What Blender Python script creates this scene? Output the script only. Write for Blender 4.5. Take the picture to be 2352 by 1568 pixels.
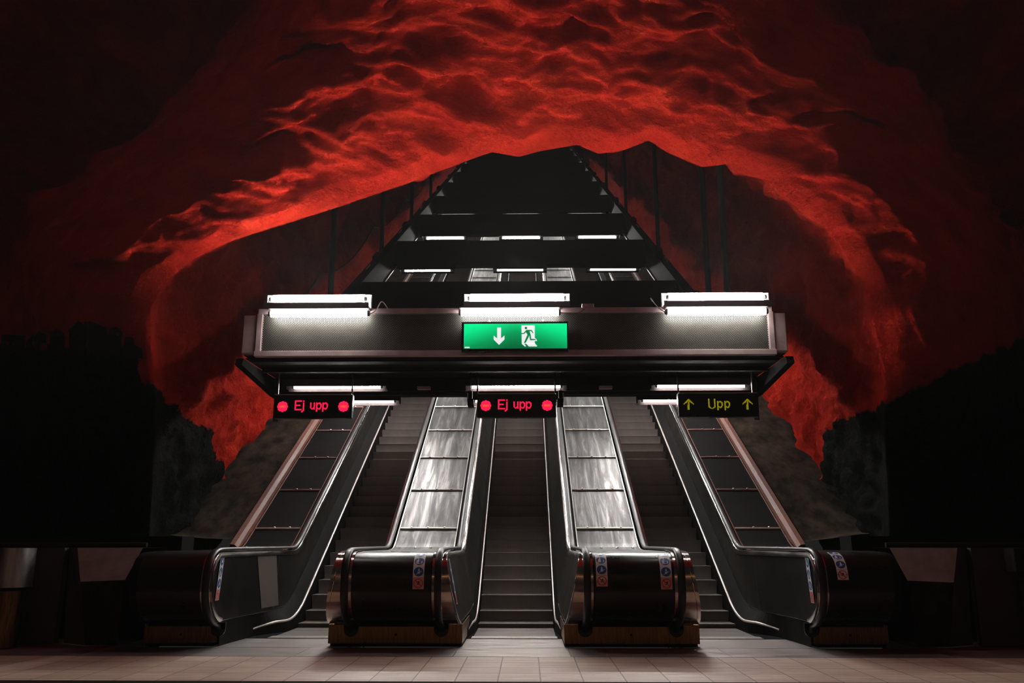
import bpy, bmesh, math, random
from math import sin, cos, tan, pi, radians, sqrt, atan2
from mathutils import Vector, noise

random.seed(7)
SC = bpy.context.scene
COL = SC.collection
for o in list(bpy.data.objects):
    bpy.data.objects.remove(o)

# ---------------------------------------------------------------- camera
cam = bpy.data.cameras.new('camera')
cam.sensor_width = 36.0
cam.lens = 36.0 * 1927 / 2352
cam.clip_end = 300
cam_o = bpy.data.objects.new('camera', cam)
COL.objects.link(cam_o)
cam_o.location = (0.17, 0, 1.17)
cam_o.rotation_euler = (radians(90 + 13.426), 0, radians(1.04))
SC.camera = cam_o

# ---------------------------------------------------------------- world, exposure
w = bpy.data.worlds.new('world')
SC.world = w
w.use_nodes = True
w.node_tree.nodes['Background'].inputs[0].default_value = (0.80, 0.78, 0.80, 1)
w.node_tree.nodes['Background'].inputs[1].default_value = 0.016
SC.view_settings.view_transform = 'Standard'
SC.view_settings.look = 'None'
SC.view_settings.gamma = 1
SC.view_settings.use_curve_mapping = False
SC.view_settings.exposure = 0.0
SC.cycles.use_denoising = True
SC.cycles.max_bounces = 4
SC.cycles.adaptive_threshold = 0.02
SC.cycles.sample_clamp_indirect = 6

TUBE_UP = 800.0      # tubes on top of the front canopy
TUBE_FRONT = 32.0   # tubes on its perforated face
TUBE_UNDER = 130.0   # tubes beneath it
TUBE_SHAFT = 85.0   # tubes under the cross boards up the shaft

HAZE = 0.0007       # scattering per metre of the haze added to lift the blacks
def lamp(name, loc, rot, sx, sy, power, color, spread=180):
    l = bpy.data.lights.new(name, 'AREA')
    l.shape = 'RECTANGLE'; l.size = sx; l.size_y = sy
    l.energy = power; l.color = color; l.spread = radians(spread)
    o = bpy.data.objects.new(name, l)
    COL.objects.link(o)
    o.location = loc; o.rotation_euler = rot
    return o
# the platform hall's own warm lamps, behind the camera
lamp('hall_lamp', (-3.0, -7.5, 4.2), (radians(38), 0, 0), 5.0, 0.4, 16, (1.0, 0.52, 0.26))
lamp('hall_lamp', (3.6, -7.5, 4.2), (radians(38), 0, 0), 5.0, 0.4, 16, (1.0, 0.52, 0.26))

# ---------------------------------------------------------------- materials
def mat(name, color=(0.5, 0.5, 0.5), rough=0.5, metal=0.0, spec=0.5, coat=0.0, emis=None, estr=0):
    m = bpy.data.materials.new(name)
    m.use_nodes = True
    b = m.node_tree.nodes['Principled BSDF']
    b.inputs['Base Color'].default_value = (*color, 1)
    b.inputs['Roughness'].default_value = rough
    b.inputs['Metallic'].default_value = metal
    b.inputs['Specular IOR Level'].default_value = spec
    b.inputs['Coat Weight'].default_value = coat
    if emis:
        b.inputs['Emission Color'].default_value = (*emis, 1)
        b.inputs['Emission Strength'].default_value = estr
    return m

def nodes(m):
    nt = m.node_tree
    return nt, nt.nodes, nt.links, nt.nodes['Principled BSDF']

def coords(nt, kind='Object', scale=(1, 1, 1)):
    tc = nt.nodes.new('ShaderNodeTexCoord')
    mp = nt.nodes.new('ShaderNodeMapping')
    mp.inputs['Scale'].default_value = scale
    nt.links.new(tc.outputs[kind], mp.inputs['Vector'])
    return mp.outputs['Vector']

def ramp(nt, fac, stops):
    r = nt.nodes.new('ShaderNodeValToRGB')
    el = r.color_ramp.elements
    while len(el) < len(stops):
        el.new(0.5)
    for e, (p, c) in zip(el, stops):
        e.position = p
        e.color = (*c, 1) if len(c) == 3 else c
    nt.links.new(fac, r.inputs['Fac'])
    return r.outputs['Color']

def noise_tex(nt, vec, scale, detail=6, rough=0.6, dist=0.0):
    n = nt.nodes.new('ShaderNodeTexNoise')
    n.inputs['Scale'].default_value = scale
    n.inputs['Detail'].default_value = detail
    n.inputs['Roughness'].default_value = rough
    n.inputs['Distortion'].default_value = dist
    nt.links.new(vec, n.inputs['Vector'])
    return n.outputs['Fac']

def bump(nt, height, strength, dist, prev=None):
    b = nt.nodes.new('ShaderNodeBump')
    b.inputs['Strength'].default_value = strength
    b.inputs['Distance'].default_value = dist
    nt.links.new(height, b.inputs['Height'])
    if prev:
        nt.links.new(prev, b.inputs['Normal'])
    return b.outputs['Normal']

def mixc(nt, fac, a, b):
    m = nt.nodes.new('ShaderNodeMix'); m.data_type = 'RGBA'
    for inp, v in ((m.inputs[0], fac), (m.inputs[6], a), (m.inputs[7], b)):
        if isinstance(v, (int, float)):
            inp.default_value = v
        elif isinstance(v, tuple):
            inp.default_value = (*v, 1)
        else:
            nt.links.new(v, inp)
    return m.outputs[2]

def math_n(nt, op, a, b=None, c=None):
    m = nt.nodes.new('ShaderNodeMath'); m.operation = op
    for i, v in enumerate((a, b, c)):
        if v is None: continue
        if isinstance(v, (int, float)): m.inputs[i].default_value = v
        else: nt.links.new(v, m.inputs[i])
    return m.outputs[0]

def worn(name, c1, c2, rough, metal, scale=(1, 1, 1), nscale=6, rr=(0.8, 1.2), bmp=0.0, spec=0.5):
    """base colour and roughness broken up by noise"""
    m = mat(name, c1, rough, metal, spec)
    nt, nd, lk, b = nodes(m)
    v = coords(nt, 'Object', scale)
    f = noise_tex(nt, v, nscale, 6, 0.6)
    lk.new(ramp(nt, f, [(0.35, c1), (0.68, c2)]), b.inputs['Base Color'])
    lk.new(ramp(nt, f, [(0.3, (rough * rr[0],) * 3), (0.7, (min(1, rough * rr[1]),) * 3)]), b.inputs['Roughness'])
    if bmp:
        lk.new(bump(nt, f, 0.5, bmp), b.inputs['Normal'])
    return m

M = {}
# rock, painted red above and dark forest green below; the paint edge comes from the wall's own 'paint' attribute
m = mat('painted_rock', (0.5, 0.03, 0.02), 0.8, 0.0, 0.02); M['rock'] = m
nt, nd, lk, b = nodes(m)
v = coords(nt, 'Object')
at = nd.new('ShaderNodeAttribute'); at.attribute_name = 'paint'
wob = noise_tex(nt, v, 2.6, 8, 0.65)
edge = math_n(nt, 'MULTIPLY_ADD', wob, 0.34, -0.17)
pv = math_n(nt, 'ADD', at.outputs['Fac'], edge)
pm = math_n(nt, 'SMOOTH_MIN', 1.0, math_n(nt, 'MAXIMUM', 0.0, math_n(nt, 'MULTIPLY_ADD', pv, 22.0, 0.5)), 0.0)
f1 = noise_tex(nt, v, 1.1, 8, 0.62, 0.3)
f2 = noise_tex(nt, v, 9.0, 8, 0.7)
red = ramp(nt, f1, [(0.30, (0.46, 0.014, 0.009)), (0.55, (0.66, 0.030, 0.014)), (0.75, (0.74, 0.050, 0.020))])
red = mixc(nt, ramp(nt, f2, [(0.30, (1, 1, 1)), (0.37, (0, 0, 0))]), red, (0.20, 0.012, 0.010))
grn = ramp(nt, f2, [(0.35, (0.007, 0.008, 0.007)), (0.7, (0.014, 0.015, 0.013))])
lk.new(mixc(nt, pm, grn, red), b.inputs['Base Color'])
vr = nd.new('ShaderNodeTexVoronoi'); vr.inputs['Scale'].default_value = 16
lk.new(v, vr.inputs['Vector'])
fb = noise_tex(nt, v, 22, 8, 0.8)
n1 = bump(nt, noise_tex(nt, v, 5.0, 10, 0.66), 1.0, 0.42)
n2 = n1
n3 = bump(nt, fb, 0.7, 0.03, n2)
lk.new(n3, b.inputs['Normal'])
M['paint_dark'] = mat('forest_paint', (0.011, 0.012, 0.010), 0.85, 0, 0.1)

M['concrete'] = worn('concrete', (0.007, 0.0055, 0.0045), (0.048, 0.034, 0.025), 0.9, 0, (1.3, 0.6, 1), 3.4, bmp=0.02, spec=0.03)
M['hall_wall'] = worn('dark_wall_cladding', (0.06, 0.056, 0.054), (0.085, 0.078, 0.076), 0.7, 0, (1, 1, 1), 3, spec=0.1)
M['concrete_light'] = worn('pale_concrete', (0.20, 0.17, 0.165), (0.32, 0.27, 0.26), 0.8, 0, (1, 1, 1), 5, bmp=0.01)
M['steel'] = worn('polished_steel', (0.62, 0.60, 0.58), (0.78, 0.75, 0.73), 0.17, 1, (3, 0.4, 3), 5, (0.7, 1.4))
M['steel_brushed'] = worn('brushed_steel', (0.40, 0.37, 0.36), (0.55, 0.52, 0.50), 0.36, 1, (8, 1, 1), 5)
M['steel_warm_reflect'] = worn('warm_reflection_steel', (0.13, 0.075, 0.035), (0.30, 0.17, 0.07), 0.34, 1, (26, 1, 1.5), 4, (0.7, 1.3))  # stainless steel with its warm reflections tinted into the base colour
M['black_gloss'] = worn('black_enamel', (0.007, 0.0065, 0.0065), (0.013, 0.011, 0.011), 0.3, 0, (1, 1, 1), 3, spec=0.32)
M['black_panel'] = worn('black_panel', (0.006, 0.0055, 0.0055), (0.010, 0.009, 0.009), 0.65, 0, (1, 1, 1), 3, spec=0.03)
M['black_matt'] = mat('black_paint', (0.010, 0.0095, 0.0095), 0.8, 0, 0.05)
M['rubber'] = mat('black_rubber', (0.011, 0.010, 0.011), 0.42, 0, 0.4)
M['trim'] = mat('skirt_trim', (0.52, 0.46, 0.43), 0.38, 0.35)
M['glass_panel'] = worn('dark_balustrade_panel', (0.009, 0.008, 0.007), (0.013, 0.0115, 0.010), 0.42, 0.0, (1, 1, 1), 2, spec=0.16)
M['pale_reflection'] = mat('painted_reflection', (0.15, 0.125, 0.11), 0.45, 0.3)
M['bolt'] = mat('bolt_head', (0.85, 0.80, 0.76), 0.25, 0.6)
M['wood'] = worn('varnished_wood', (0.08, 0.024, 0.015), (0.18, 0.056, 0.035), 0.6, 0, (9, 0.6, 9), 3, bmp=0.004)
M['grey_paint'] = worn('grey_paint', (0.42, 0.31, 0.31), (0.56, 0.43, 0.42), 0.6, 0.0, (1, 1, 1), 5)
M['dark_paint'] = worn('dark_grey_paint', (0.016, 0.0125, 0.0125), (0.026, 0.020, 0.020), 0.8, 0.0, (1, 1, 1), 4, spec=0.03)
M['housing'] = mat('lamp_housing', (0.13, 0.12, 0.125), 0.45, 0.2)
M['reflector'] = mat('reflector', (0.85, 0.84, 0.82), 0.35, 0.3)
M['cable'] = mat('cable', (0.20, 0.15, 0.15), 0.5)

# stainless deck panels with long smeared streaks down the slope
m = mat('deck_steel', (0.5, 0.48, 0.47), 0.36, 1); M['deck_steel'] = m
nt, nd, lk, b = nodes(m)
v = coords(nt, 'Object', (9, 0.7, 0.7))
f = noise_tex(nt, v, 1.0, 5, 0.65, 0.6)
lk.new(ramp(nt, f, [(0.36, (0.016, 0.0155, 0.0155)), (0.52, (0.048, 0.046, 0.045)), (0.68, (0.16, 0.153, 0.15))]), b.inputs['Base Color'])
lk.new(ramp(nt, f, [(0.3, (0.52,) * 3), (0.7, (0.40,) * 3)]), b.inputs['Roughness'])

# grooved escalator treads and risers
m = mat('step_metal', (0.10, 0.09, 0.085), 0.5, 0.5); M['step'] = m
nt, nd, lk, b = nodes(m)
tc = nd.new('ShaderNodeTexCoord'); sx = nd.new('ShaderNodeSeparateXYZ')
lk.new(tc.outputs['Object'], sx.inputs[0])
wv = math_n(nt, 'ABSOLUTE', math_n(nt, 'SUBTRACT', math_n(nt, 'FRACT', math_n(nt, 'MULTIPLY', sx.outputs['X'], 110.0)), 0.5))
gr = math_n(nt, 'GREATER_THAN', wv, 0.27)
dn = noise_tex(nt, tc.outputs['Object'], 5, 5)
base = ramp(nt, dn, [(0.3, (0.15, 0.118, 0.105)), (0.7, (0.22, 0.18, 0.162))])
lk.new(mixc(nt, gr, base, (0.09, 0.08, 0.075)), b.inputs['Base Color'])
lk.new(bump(nt, gr, 0.5, -0.004), b.inputs['Normal'])

# perforated sheet: staggered round holes, really see-through to the dark box behind
m = mat('perforated_sheet', (0.42, 0.39, 0.36), 0.48, 0.25); M['perf'] = m
nt, nd, lk, b = nodes(m)
tc = nd.new('ShaderNodeTexCoord'); sx = nd.new('ShaderNodeSeparateXYZ')
lk.new(tc.outputs['Object'], sx.inputs[0])
def dots(ox, oz):
    px, pz = 0.0205, 0.0300
    ux = math_n(nt, 'MULTIPLY', math_n(nt, 'SUBTRACT', math_n(nt, 'FRACT', math_n(nt, 'MULTIPLY_ADD', sx.outputs['X'], 1 / px, 500 + ox)), 0.5), px)
    uz = math_n(nt, 'MULTIPLY', math_n(nt, 'SUBTRACT', math_n(nt, 'FRACT', math_n(nt, 'MULTIPLY_ADD', sx.outputs['Z'], 1 / pz, 500 + oz)), 0.5), pz * 0.72)
    d = math_n(nt, 'ADD', math_n(nt, 'MULTIPLY', ux, ux), math_n(nt, 'MULTIPLY', uz, uz))
    return math_n(nt, 'LESS_THAN', d, 0.0064 ** 2)
hole = math_n(nt, 'MAXIMUM', dots(0, 0), dots(0.5, 0.5))
tr = nd.new('ShaderNodeBsdfTransparent')
mx = nd.new('ShaderNodeMixShader')
lk.new(hole, mx.inputs[0]); lk.new(b.outputs[0], mx.inputs[1]); lk.new(tr.outputs[0], mx.inputs[2])
lk.new(mx.outputs[0], nd['Material Output'].inputs['Surface'])
dn = noise_tex(nt, tc.outputs['Object'], 3, 5)
lk.new(ramp(nt, dn, [(0.3, (0.15, 0.14, 0.125)), (0.7, (0.21, 0.195, 0.175))]), b.inputs['Base Color'])

# floor tiles: joints from the floor's own metre grid
m = mat('floor_tiles', (0.4, 0.3, 0.26), 0.42); M['tiles'] = m
nt, nd, lk, b = nodes(m)
v = coords(nt, 'Object', (1, 1, 1))
bt = nd.new('ShaderNodeTexBrick')
bt.offset = 0.0
bt.inputs['Scale'].default_value = 1.0
bt.inputs['Brick Width'].default_value = 0.371
bt.inputs['Row Height'].default_value = 0.371
bt.inputs['Mortar Size'].default_value = 0.006
bt.inputs['Mortar Smooth'].default_value = 0.1
bt.inputs['Color1'].default_value = (0.52, 0.39, 0.31, 1)
bt.inputs['Color2'].default_value = (0.66, 0.51, 0.42, 1)
bt.inputs['Mortar'].default_value = (0.11, 0.07, 0.06, 1)
mp = nd.new('ShaderNodeMapping')
mp.inputs['Location'].default_value = (0.0945, 0.0, 0)
tc = nd.new('ShaderNodeTexCoord')
lk.new(tc.outputs['Object'], mp.inputs['Vector']); lk.new(mp.outputs['Vector'], bt.inputs['Vector'])
st = noise_tex(nt, coords(nt, 'Object', (0.8, 5, 1)), 2.2, 7, 0.65)
st2 = noise_tex(nt, v, 26, 4, 0.6)
c = mixc(nt, ramp(nt, st, [(0.42, (0, 0, 0)), (0.62, (0.55,) * 3)]), bt.outputs['Color'], (0.36, 0.23, 0.185))
c = mixc(nt, ramp(nt, st2, [(0.60, (0, 0, 0)), (0.68, (0.35,) * 3)]), c, (0.16, 0.10, 0.08))
lk.new(c, b.inputs['Base Color'])
lk.new(bump(nt, bt.outputs['Fac'], 0.4, -0.004), b.inputs['Normal'])
M['floor_strip'] = worn('dark_floor_strip', (0.012, 0.011, 0.011), (0.02, 0.018, 0.018), 0.8, 0, (1, 1, 1), 30, spec=0.03)
m = worn('landing_steel', (0.28, 0.245, 0.235), (0.50, 0.45, 0.43), 0.36, 0.85, (0.5, 5, 1), 3.0, (0.8, 1.3)); M['plate'] = m
M['floor_dark'] = worn('grey_floor', (0.10, 0.085, 0.08), (0.16, 0.13, 0.12), 0.6, 0, (1, 1, 1), 5)

def tube_mat(name, s):
    mm = mat(name, (0.9, 0.9, 0.9), 0.3, 0, 0.5, 0, (1.0, 0.965, 0.92), s)
    return mm
M['tube_up'] = tube_mat('lit_tube_top', TUBE_UP)
M['tube_front'] = tube_mat('lit_tube_front', TUBE_FRONT)
M['tube_under'] = tube_mat('lit_tube_under', TUBE_UNDER)
M['tube_shaft_low'] = tube_mat('lit_tube_low', 760.0)
M['tube_shaft_mid'] = tube_mat('lit_tube_mid', 220.0)
M['tube_far'] = tube_mat('lit_tube_far', 120.0)
M['tube_shaft'] = tube_mat('lit_tube_shaft', TUBE_SHAFT)
# backlit exit sign: emission colour graded paler towards the ends and the top
m = mat('backlit_green', (0.0, 0.25, 0.09), 0.3, 0, 0.4, 0, (0.0, 0.4, 0.12), 1.0); M['green'] = m
nt, nd, lk, b = nodes(m)
tc = nd.new('ShaderNodeTexCoord'); sx = nd.new('ShaderNodeSeparateXYZ')
lk.new(tc.outputs['Object'], sx.inputs[0])
gx = math_n(nt, 'ABSOLUTE', sx.outputs['X'])
gz = math_n(nt, 'MULTIPLY_ADD', sx.outputs['Z'], 2.2, 0.30)
g = math_n(nt, 'ADD', math_n(nt, 'MULTIPLY', gx, 0.75), gz)
lk.new(ramp(nt, g, [(0.05, (0.0, 0.12, 0.035)), (0.42, (0.0, 0.30, 0.09)), (0.95, (0.0, 0.86, 0.28))]), b.inputs['Emission Color'])
M['sign_white'] = mat('backlit_white', (0.8, 0.8, 0.8), 0.3, 0, 0.4, 0, (0.95, 0.93, 0.95), 0.85)
M['sign_green_dark'] = mat('pictogram_green', (0.0, 0.2, 0.06), 0.3, 0, 0.4, 0, (0.0, 0.20, 0.06), 1.0)
M['led_red'] = mat('lit_red_led', (0.3, 0, 0.02), 0.4, 0, 0.3, 0, (1.0, 0.012, 0.075), 1.15)
M['led_orange'] = mat('lit_orange_led', (0.3, 0.03, 0.02), 0.4, 0, 0.3, 0, (1.0, 0.07, 0.03), 1.1)
M['led_yellow'] = mat('lit_yellow_led', (0.1, 0.1, 0.0), 0.4, 0, 0.3, 0, (0.36, 0.33, 0.0), 0.9)
M['st_white'] = mat('sticker_white', (0.72, 0.70, 0.72), 0.45)
M['st_blue'] = mat('sticker_blue', (0.012, 0.10, 0.30), 0.4)
M['st_red'] = mat('sticker_red', (0.55, 0.03, 0.03), 0.4)
M['st_pink'] = mat('sticker_pink', (0.62, 0.30, 0.28), 0.45)
M['st_black'] = mat('sticker_black', (0.02, 0.02, 0.03), 0.5)

# ---------------------------------------------------------------- mesh helpers
FLARE = [False]
class MB:
    """collects faces with per-face material slots, builds ONE mesh object"""
    def __init__(s):
        s.v = []; s.f = []; s.mi = []
    def quad(s, pts, mi=0):
        n = len(s.v); s.v += [tuple(p) for p in pts]
        s.f.append(tuple(range(n, n + len(pts)))); s.mi.append(mi)
        return s
    def box(s, lo, hi, mi=0, sh=None):
        (x0, y0, z0), (x1, y1, z1) = lo, hi
        P = [(x0, y0, z0), (x1, y0, z0), (x1, y1, z0), (x0, y1, z0), (x0, y0, z1), (x1, y0, z1), (x1, y1, z1), (x0, y1, z1)]
        if sh: P = [sh(*p) for p in P]
        n = len(s.v); s.v += P
        for f in ((0, 3, 2, 1), (4, 5, 6, 7), (0, 1, 5, 4), (1, 2, 6, 5), (2, 3, 7, 6), (3, 0, 4, 7)):
            s.f.append(tuple(n + i for i in f)); s.mi.append(mi)
        return s
    def prism(s, prof, x0, x1, mi=0):
        """closed YZ profile extruded along X"""
        n = len(s.v); k = len(prof)
        s.v += [(x0, y, z) for y, z in prof] + [(x1, y, z) for y, z in prof]
        for i in range(k):
            j = (i + 1) % k
            s.f.append((n + i, n + j, n + k + j, n + k + i)); s.mi.append(mi)
        s.f.append(tuple(n + i for i in range(k))[::-1]); s.mi.append(mi)
        s.f.append(tuple(n + k + i for i in range(k))); s.mi.append(mi)
        return s
    def loft(s, rows, closed=False, caps=False, mi=0):
        n = len(s.v); k = len(rows[0])
        for r in rows: s.v += [tuple(p) for p in r]
        for i in range(len(rows) - 1):
            for j in range(k if closed else k - 1):
                a = n + i * k + j; b_ = n + i * k + (j + 1) % k
                s.f.append((a, b_, b_ + k, a + k)); s.mi.append(mi)
        if caps:
            s.f.append(tuple(n + j for j in range(k))[::-1]); s.mi.append(mi)
            e = n + (len(rows) - 1) * k
            s.f.append(tuple(e + j for j in range(k))); s.mi.append(mi)
        return s
    def cyl(s, a, b_, r, seg=12, mi=0, r2=None, caps=True):
        a = Vector(a); b_ = Vector(b_); d = (b_ - a).normalized()
        u = d.orthogonal().normalized(); w_ = d.cross(u)
        r2 = r if r2 is None else r2
        R = [[a + (u * cos(t) + w_ * sin(t)) * r for t in [2 * pi * i / seg for i in range(seg)]],
             [b_ + (u * cos(t) + w_ * sin(t)) * r2 for t in [2 * pi * i / seg for i in range(seg)]]]
        return s.loft(R, True, caps, mi)
    def ball(s, c, r, seg=8, rings=5, mi=0, squash=1.0):
        c = Vector(c)
        rows = []
        for i in range(rings + 1):
            t = pi * i / rings
            rr = max(1e-4, sin(t)) * r
            rows.append([c + Vector((rr * cos(2 * pi * j / seg), rr * sin(2 * pi * j / seg), cos(t) * r * squash)) for j in range(seg)])
        return s.loft(rows, True, True, mi)
    def tube(s, pts, r, seg=8, mi=0):
        pts = [Vector(p) for p in pts]; rows = []
        up = Vector((0, 0, 1))
        for i, p in enumerate(pts):
            d = (pts[min(i + 1, len(pts) - 1)] - pts[max(i - 1, 0)]).normalized()
            u = d.cross(up)
            if u.length < 1e-3: u = d.cross(Vector((1, 0, 0)))
            u.normalize(); w_ = u.cross(d)
            rows.append([p + (u * cos(2 * pi * j / seg) + w_ * sin(2 * pi * j / seg)) * r for j in range(seg)])
        return s.loft(rows, True, True, mi)
    def build(s, name, mats, parent=None, smooth=False, bevel=0.0, recalc=True):
        if FLARE[0]:   # the outer newels splay outward a little as they come down to the landing
            def fl(p):
                x, y, z = p
                if abs(x) > 3.08 and y < 12.3:
                    k = min(1.0, (12.3 - y) / 2.2); k = k * k * (3 - 2 * k)
                    return (x + (0.17 if x > 0 else -0.17) * k * min(1.0, (abs(x) - 3.08) / 0.06), y, z)
                return p
            s.v = [fl(p) for p in s.v]
        me = bpy.data.meshes.new(name)
        me.from_pydata(s.v, [], s.f)
        if not isinstance(mats, (list, tuple)): mats = [mats]
        for mm in mats: me.materials.append(mm)
        for p, i in zip(me.polygons, s.mi): p.material_index = i
        if recalc or bevel:
            bm = bmesh.new(); bm.from_mesh(me)
            if bevel:
                bmesh.ops.remove_doubles(bm, verts=bm.verts, dist=1e-5)
                bmesh.ops.recalc_face_normals(bm, faces=bm.faces)
                es = [e for e in bm.edges if e.is_manifold and len(e.link_faces) == 2 and e.calc_face_angle(0) > 0.5]
                bmesh.ops.bevel(bm, geom=es, offset=bevel, segments=2, affect='EDGES', profile=0.5)
            else:
                bmesh.ops.recalc_face_normals(bm, faces=bm.faces)
            bm.to_mesh(me); bm.free()
        if smooth:
            for p in me.polygons: p.use_smooth = True
            try: me.set_sharp_from_angle(angle=radians(40))
            except Exception: pass
        o = bpy.data.objects.new(name, me)
        COL.objects.link(o)
        if parent is not None:
            o.parent = parent
            o.location = -Vector(parent.location)   # parts are modelled in world coordinates
        return o

def tag(o, label, cat, group=None):
    o['label'] = label; o['category'] = cat
    if group: o['group'] = group
    return o

def thing(name, label, cat, loc=(0, 0, 0), group=None):
    o = bpy.data.objects.new(name, None); COL.objects.link(o)
    o.location = loc; o.empty_display_size = 0.2
    return tag(o, label, cat, group)

def struct(o):
    o['kind'] = 'structure'; return o

# ---------------------------------------------------------------- the incline
T30 = tan(pi / 6)
Y0 = 12.333         # where the nosing line would meet the floor
RN = 1.68
def N(y):           # height of the step nosings
    t = RN * tan(pi / 12)
    if y <= Y0 - t: return 0.0
    if y < Y0 - t + RN * 0.5:
        return RN - sqrt(RN * RN - (y - (Y0 - t)) ** 2)
    return T30 * (y - Y0)
YEND = 47.0
RAIL_F, RAIL_H = 1.085, 0.93        # handrail top: height over the flat landing, height over the nosings
def railz(y, f=RAIL_F, h=RAIL_H):
    yi = Y0 + (f - h) / T30
    R = 0.9; t = R * tan(pi / 12)
    if y <= yi - t: return f
    if y < yi - t + R * 0.5: return f + R - sqrt(R * R - (y - (yi - t)) ** 2)
    return h + T30 * (y - Y0)
def ys_line(y0, y1, fine=(11.8, 13.3)):
    L = [y0]
    y = y0
    while y < y1 - 1e-6:
        y += 0.09 if fine[0] < y < fine[1] else 0.5
        if y > y1: y = y1
        L.append(y)
    return L
# front of the newels (side view): D-shaped curve, listed from the flat top down to the plinth
YF = 9.62
def dcurve(inset=0.0):
    C = []
    for i in range(0, 11):                       # upper quarter
        t = radians(90 - 9 * i)
        C.append((10.12 - (0.50 - inset) * abs(cos(t)) ** 0.62, 0.66 + (0.425 - inset) * abs(sin(t)) ** 0.62))
    for i in range(1, 10):                       # lower flank, tucking back under
        t = radians(9.2 * i)
        C.append((10.12 - (0.50 - inset) * abs(cos(t)) ** 1.05, 0.66 - (0.42 - inset) * abs(sin(t)) ** 1.05))
    return C

def rail_path(drop=0.0, yend=YEND, inset=0.0):
    P = [(y, railz(y) - drop) for y in reversed(ys_line(10.3, yend))]
    D = dcurve(inset)
    P += [(y, z - 0.0 if i else z) for i, (y, z) in enumerate(D) if z <= RAIL_F - drop - 0.001]
    return P
def offset2(path, d):
    """offset a YZ polyline to its outer side"""
    out = []
    for i, (y, z) in enumerate(path):
        y0, z0 = path[max(i - 1, 0)]; y1, z1 = path[min(i + 1, len(path) - 1)]
        ty, tz = y1 - y0, z1 - z0
        l = sqrt(ty * ty + tz * tz) or 1
        out.append((y + tz / l * d, z - ty / l * d))
    return out

# ================================================================ THE CAVE
MOUTH = [  # angle table is computed from x, z about (0, 3)
    (-5.05, 11.9, -0.6), (-4.85, 11.4, 0.6), (-4.72, 11.0, 1.8), (-4.66, 10.7, 2.9), (-4.66, 10.42, 3.6), (-4.70, 10.38, 4.1),
    (-4.60, 10.50, 4.50), (-4.34, 10.70, 4.88), (-3.96, 10.90, 5.20), (-3.30, 11.15, 5.55), (-2.50, 11.42, 5.95),
    (-1.62, 11.72, 6.42), (-0.72, 12.0, 6.93), (-0.36, 12.0, 7.06), (0.06, 12.0, 6.98), (0.40, 12.0, 7.07),
    (0.98, 12.0, 7.17), (1.28, 12.0, 7.02), (1.62, 12.0, 7.05), (2.08, 12.0, 7.24), (2.36, 12.0, 7.03),
    (2.88, 12.0, 6.78), (3.34, 12.0, 6.84), (3.47, 11.9, 6.60), (3.80, 11.8, 6.46), (4.02, 11.5, 6.00),
    (4.25, 11.3, 5.70), (4.48, 11.0, 5.15), (4.60, 10.62, 4.45), (4.58, 10.38, 3.80), (4.62, 10.30, 3.25),
    (4.70, 10.7, 2.5), (4.85, 11.2, 1.4), (5.0, 11.7, 0.4), (5.1, 12.0, -0.6)]
CZ = 3.0
angs = [atan2(z - CZ, x) for x, y, z in MOUTH]
angs = [a if a > -pi / 2 else a + 2 * pi for a in angs]     # left bottom > pi
TAB = sorted(zip(angs, MOUTH))
def mouth(a):
    if a <= TAB[0][0]: return TAB[0][1]
    for i in range(len(TAB) - 1):
        if TAB[i][0] <= a <= TAB[i + 1][0]:
            t = (a - TAB[i][0]) / (TAB[i + 1][0] - TAB[i][0])
            p, q = TAB[i][1], TAB[i + 1][1]
            return tuple(p[k] + (q[k] - p[k]) * t for k in range(3))
    return TAB[-1][1]
def interp(tab, x):
    if x <= tab[0][0]: return tab[0][1:]
    for i in range(len(tab) - 1):
        if x <= tab[i + 1][0]:
            t = (x - tab[i][0]) / (tab[i + 1][0] - tab[i][0])
            return tuple(tab[i][k] + (tab[i + 1][k] - tab[i][k]) * t for k in range(1, len(tab[i])))
    return tab[-1][1:]
TOPP = [(0, 0, 0), (0.3, 0.24, -0.10), (1, 1.05, -0.16), (2, 2.3, -0.12), (3, 3.5, -0.1), (4, 5.2, -0.4), (5, 6.6, -6.0), (6, 6.3, -14)]
SIDE = [(0, 0, 0), (0.3, 0.18, -0.12), (1, 0.72, -0.08), (2, 1.8, 0.60), (3, 4.0, 2.8), (4, 6.5, 7.5), (5, 10.0, 4.0), (6, 8.5, -14)]
def fbm(p, o=4):
    s_ = 0; a = 1; t = 0
    for i in range(o):
        s_ += a * noise.noise(p); t += a; p = p * 2.03 + Vector((3.1, 1.7, 5.3)); a *= 0.52
    return s_ / t
def zpaint(x, y):
    """height of the edge of the red paint above the dark forest, along the walls"""
    if y > 14.3: return max(0.0, N(y)) + 0.95
    if x < 0:
        if x < -5.9 or (y < 11.5 and x < -4.88) or y < 10.43:
            return interp([(-12, 4.4), (-7.7, 4.02), (-6.93, 3.86), (-6.19, 3.70), (-5.2, 3.66), (-4.9, 3.62), (-4.75, 3.52)], x)[0]
        return interp([(10.43, 3.52), (10.58, 3.19), (11.08, 3.0), (12.15, 2.96), (13.26, 2.87), (13.4, 2.6), (14.3, 2.5)], y)[0]
    if y < 10.9 or x > 5.6:
        return interp([(4.7, 2.90), (5.12, 3.08), (5.54, 3.27), (6.42, 3.67), (7.24, 3.98), (9, 4.7)], x)[0]
    return interp([(10.9, 2.88), (11.3, 2.88), (12.6, 2.94), (13.6, 2.92), (13.9, 2.5), (14.3, 2.1)], y)[0]

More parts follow.
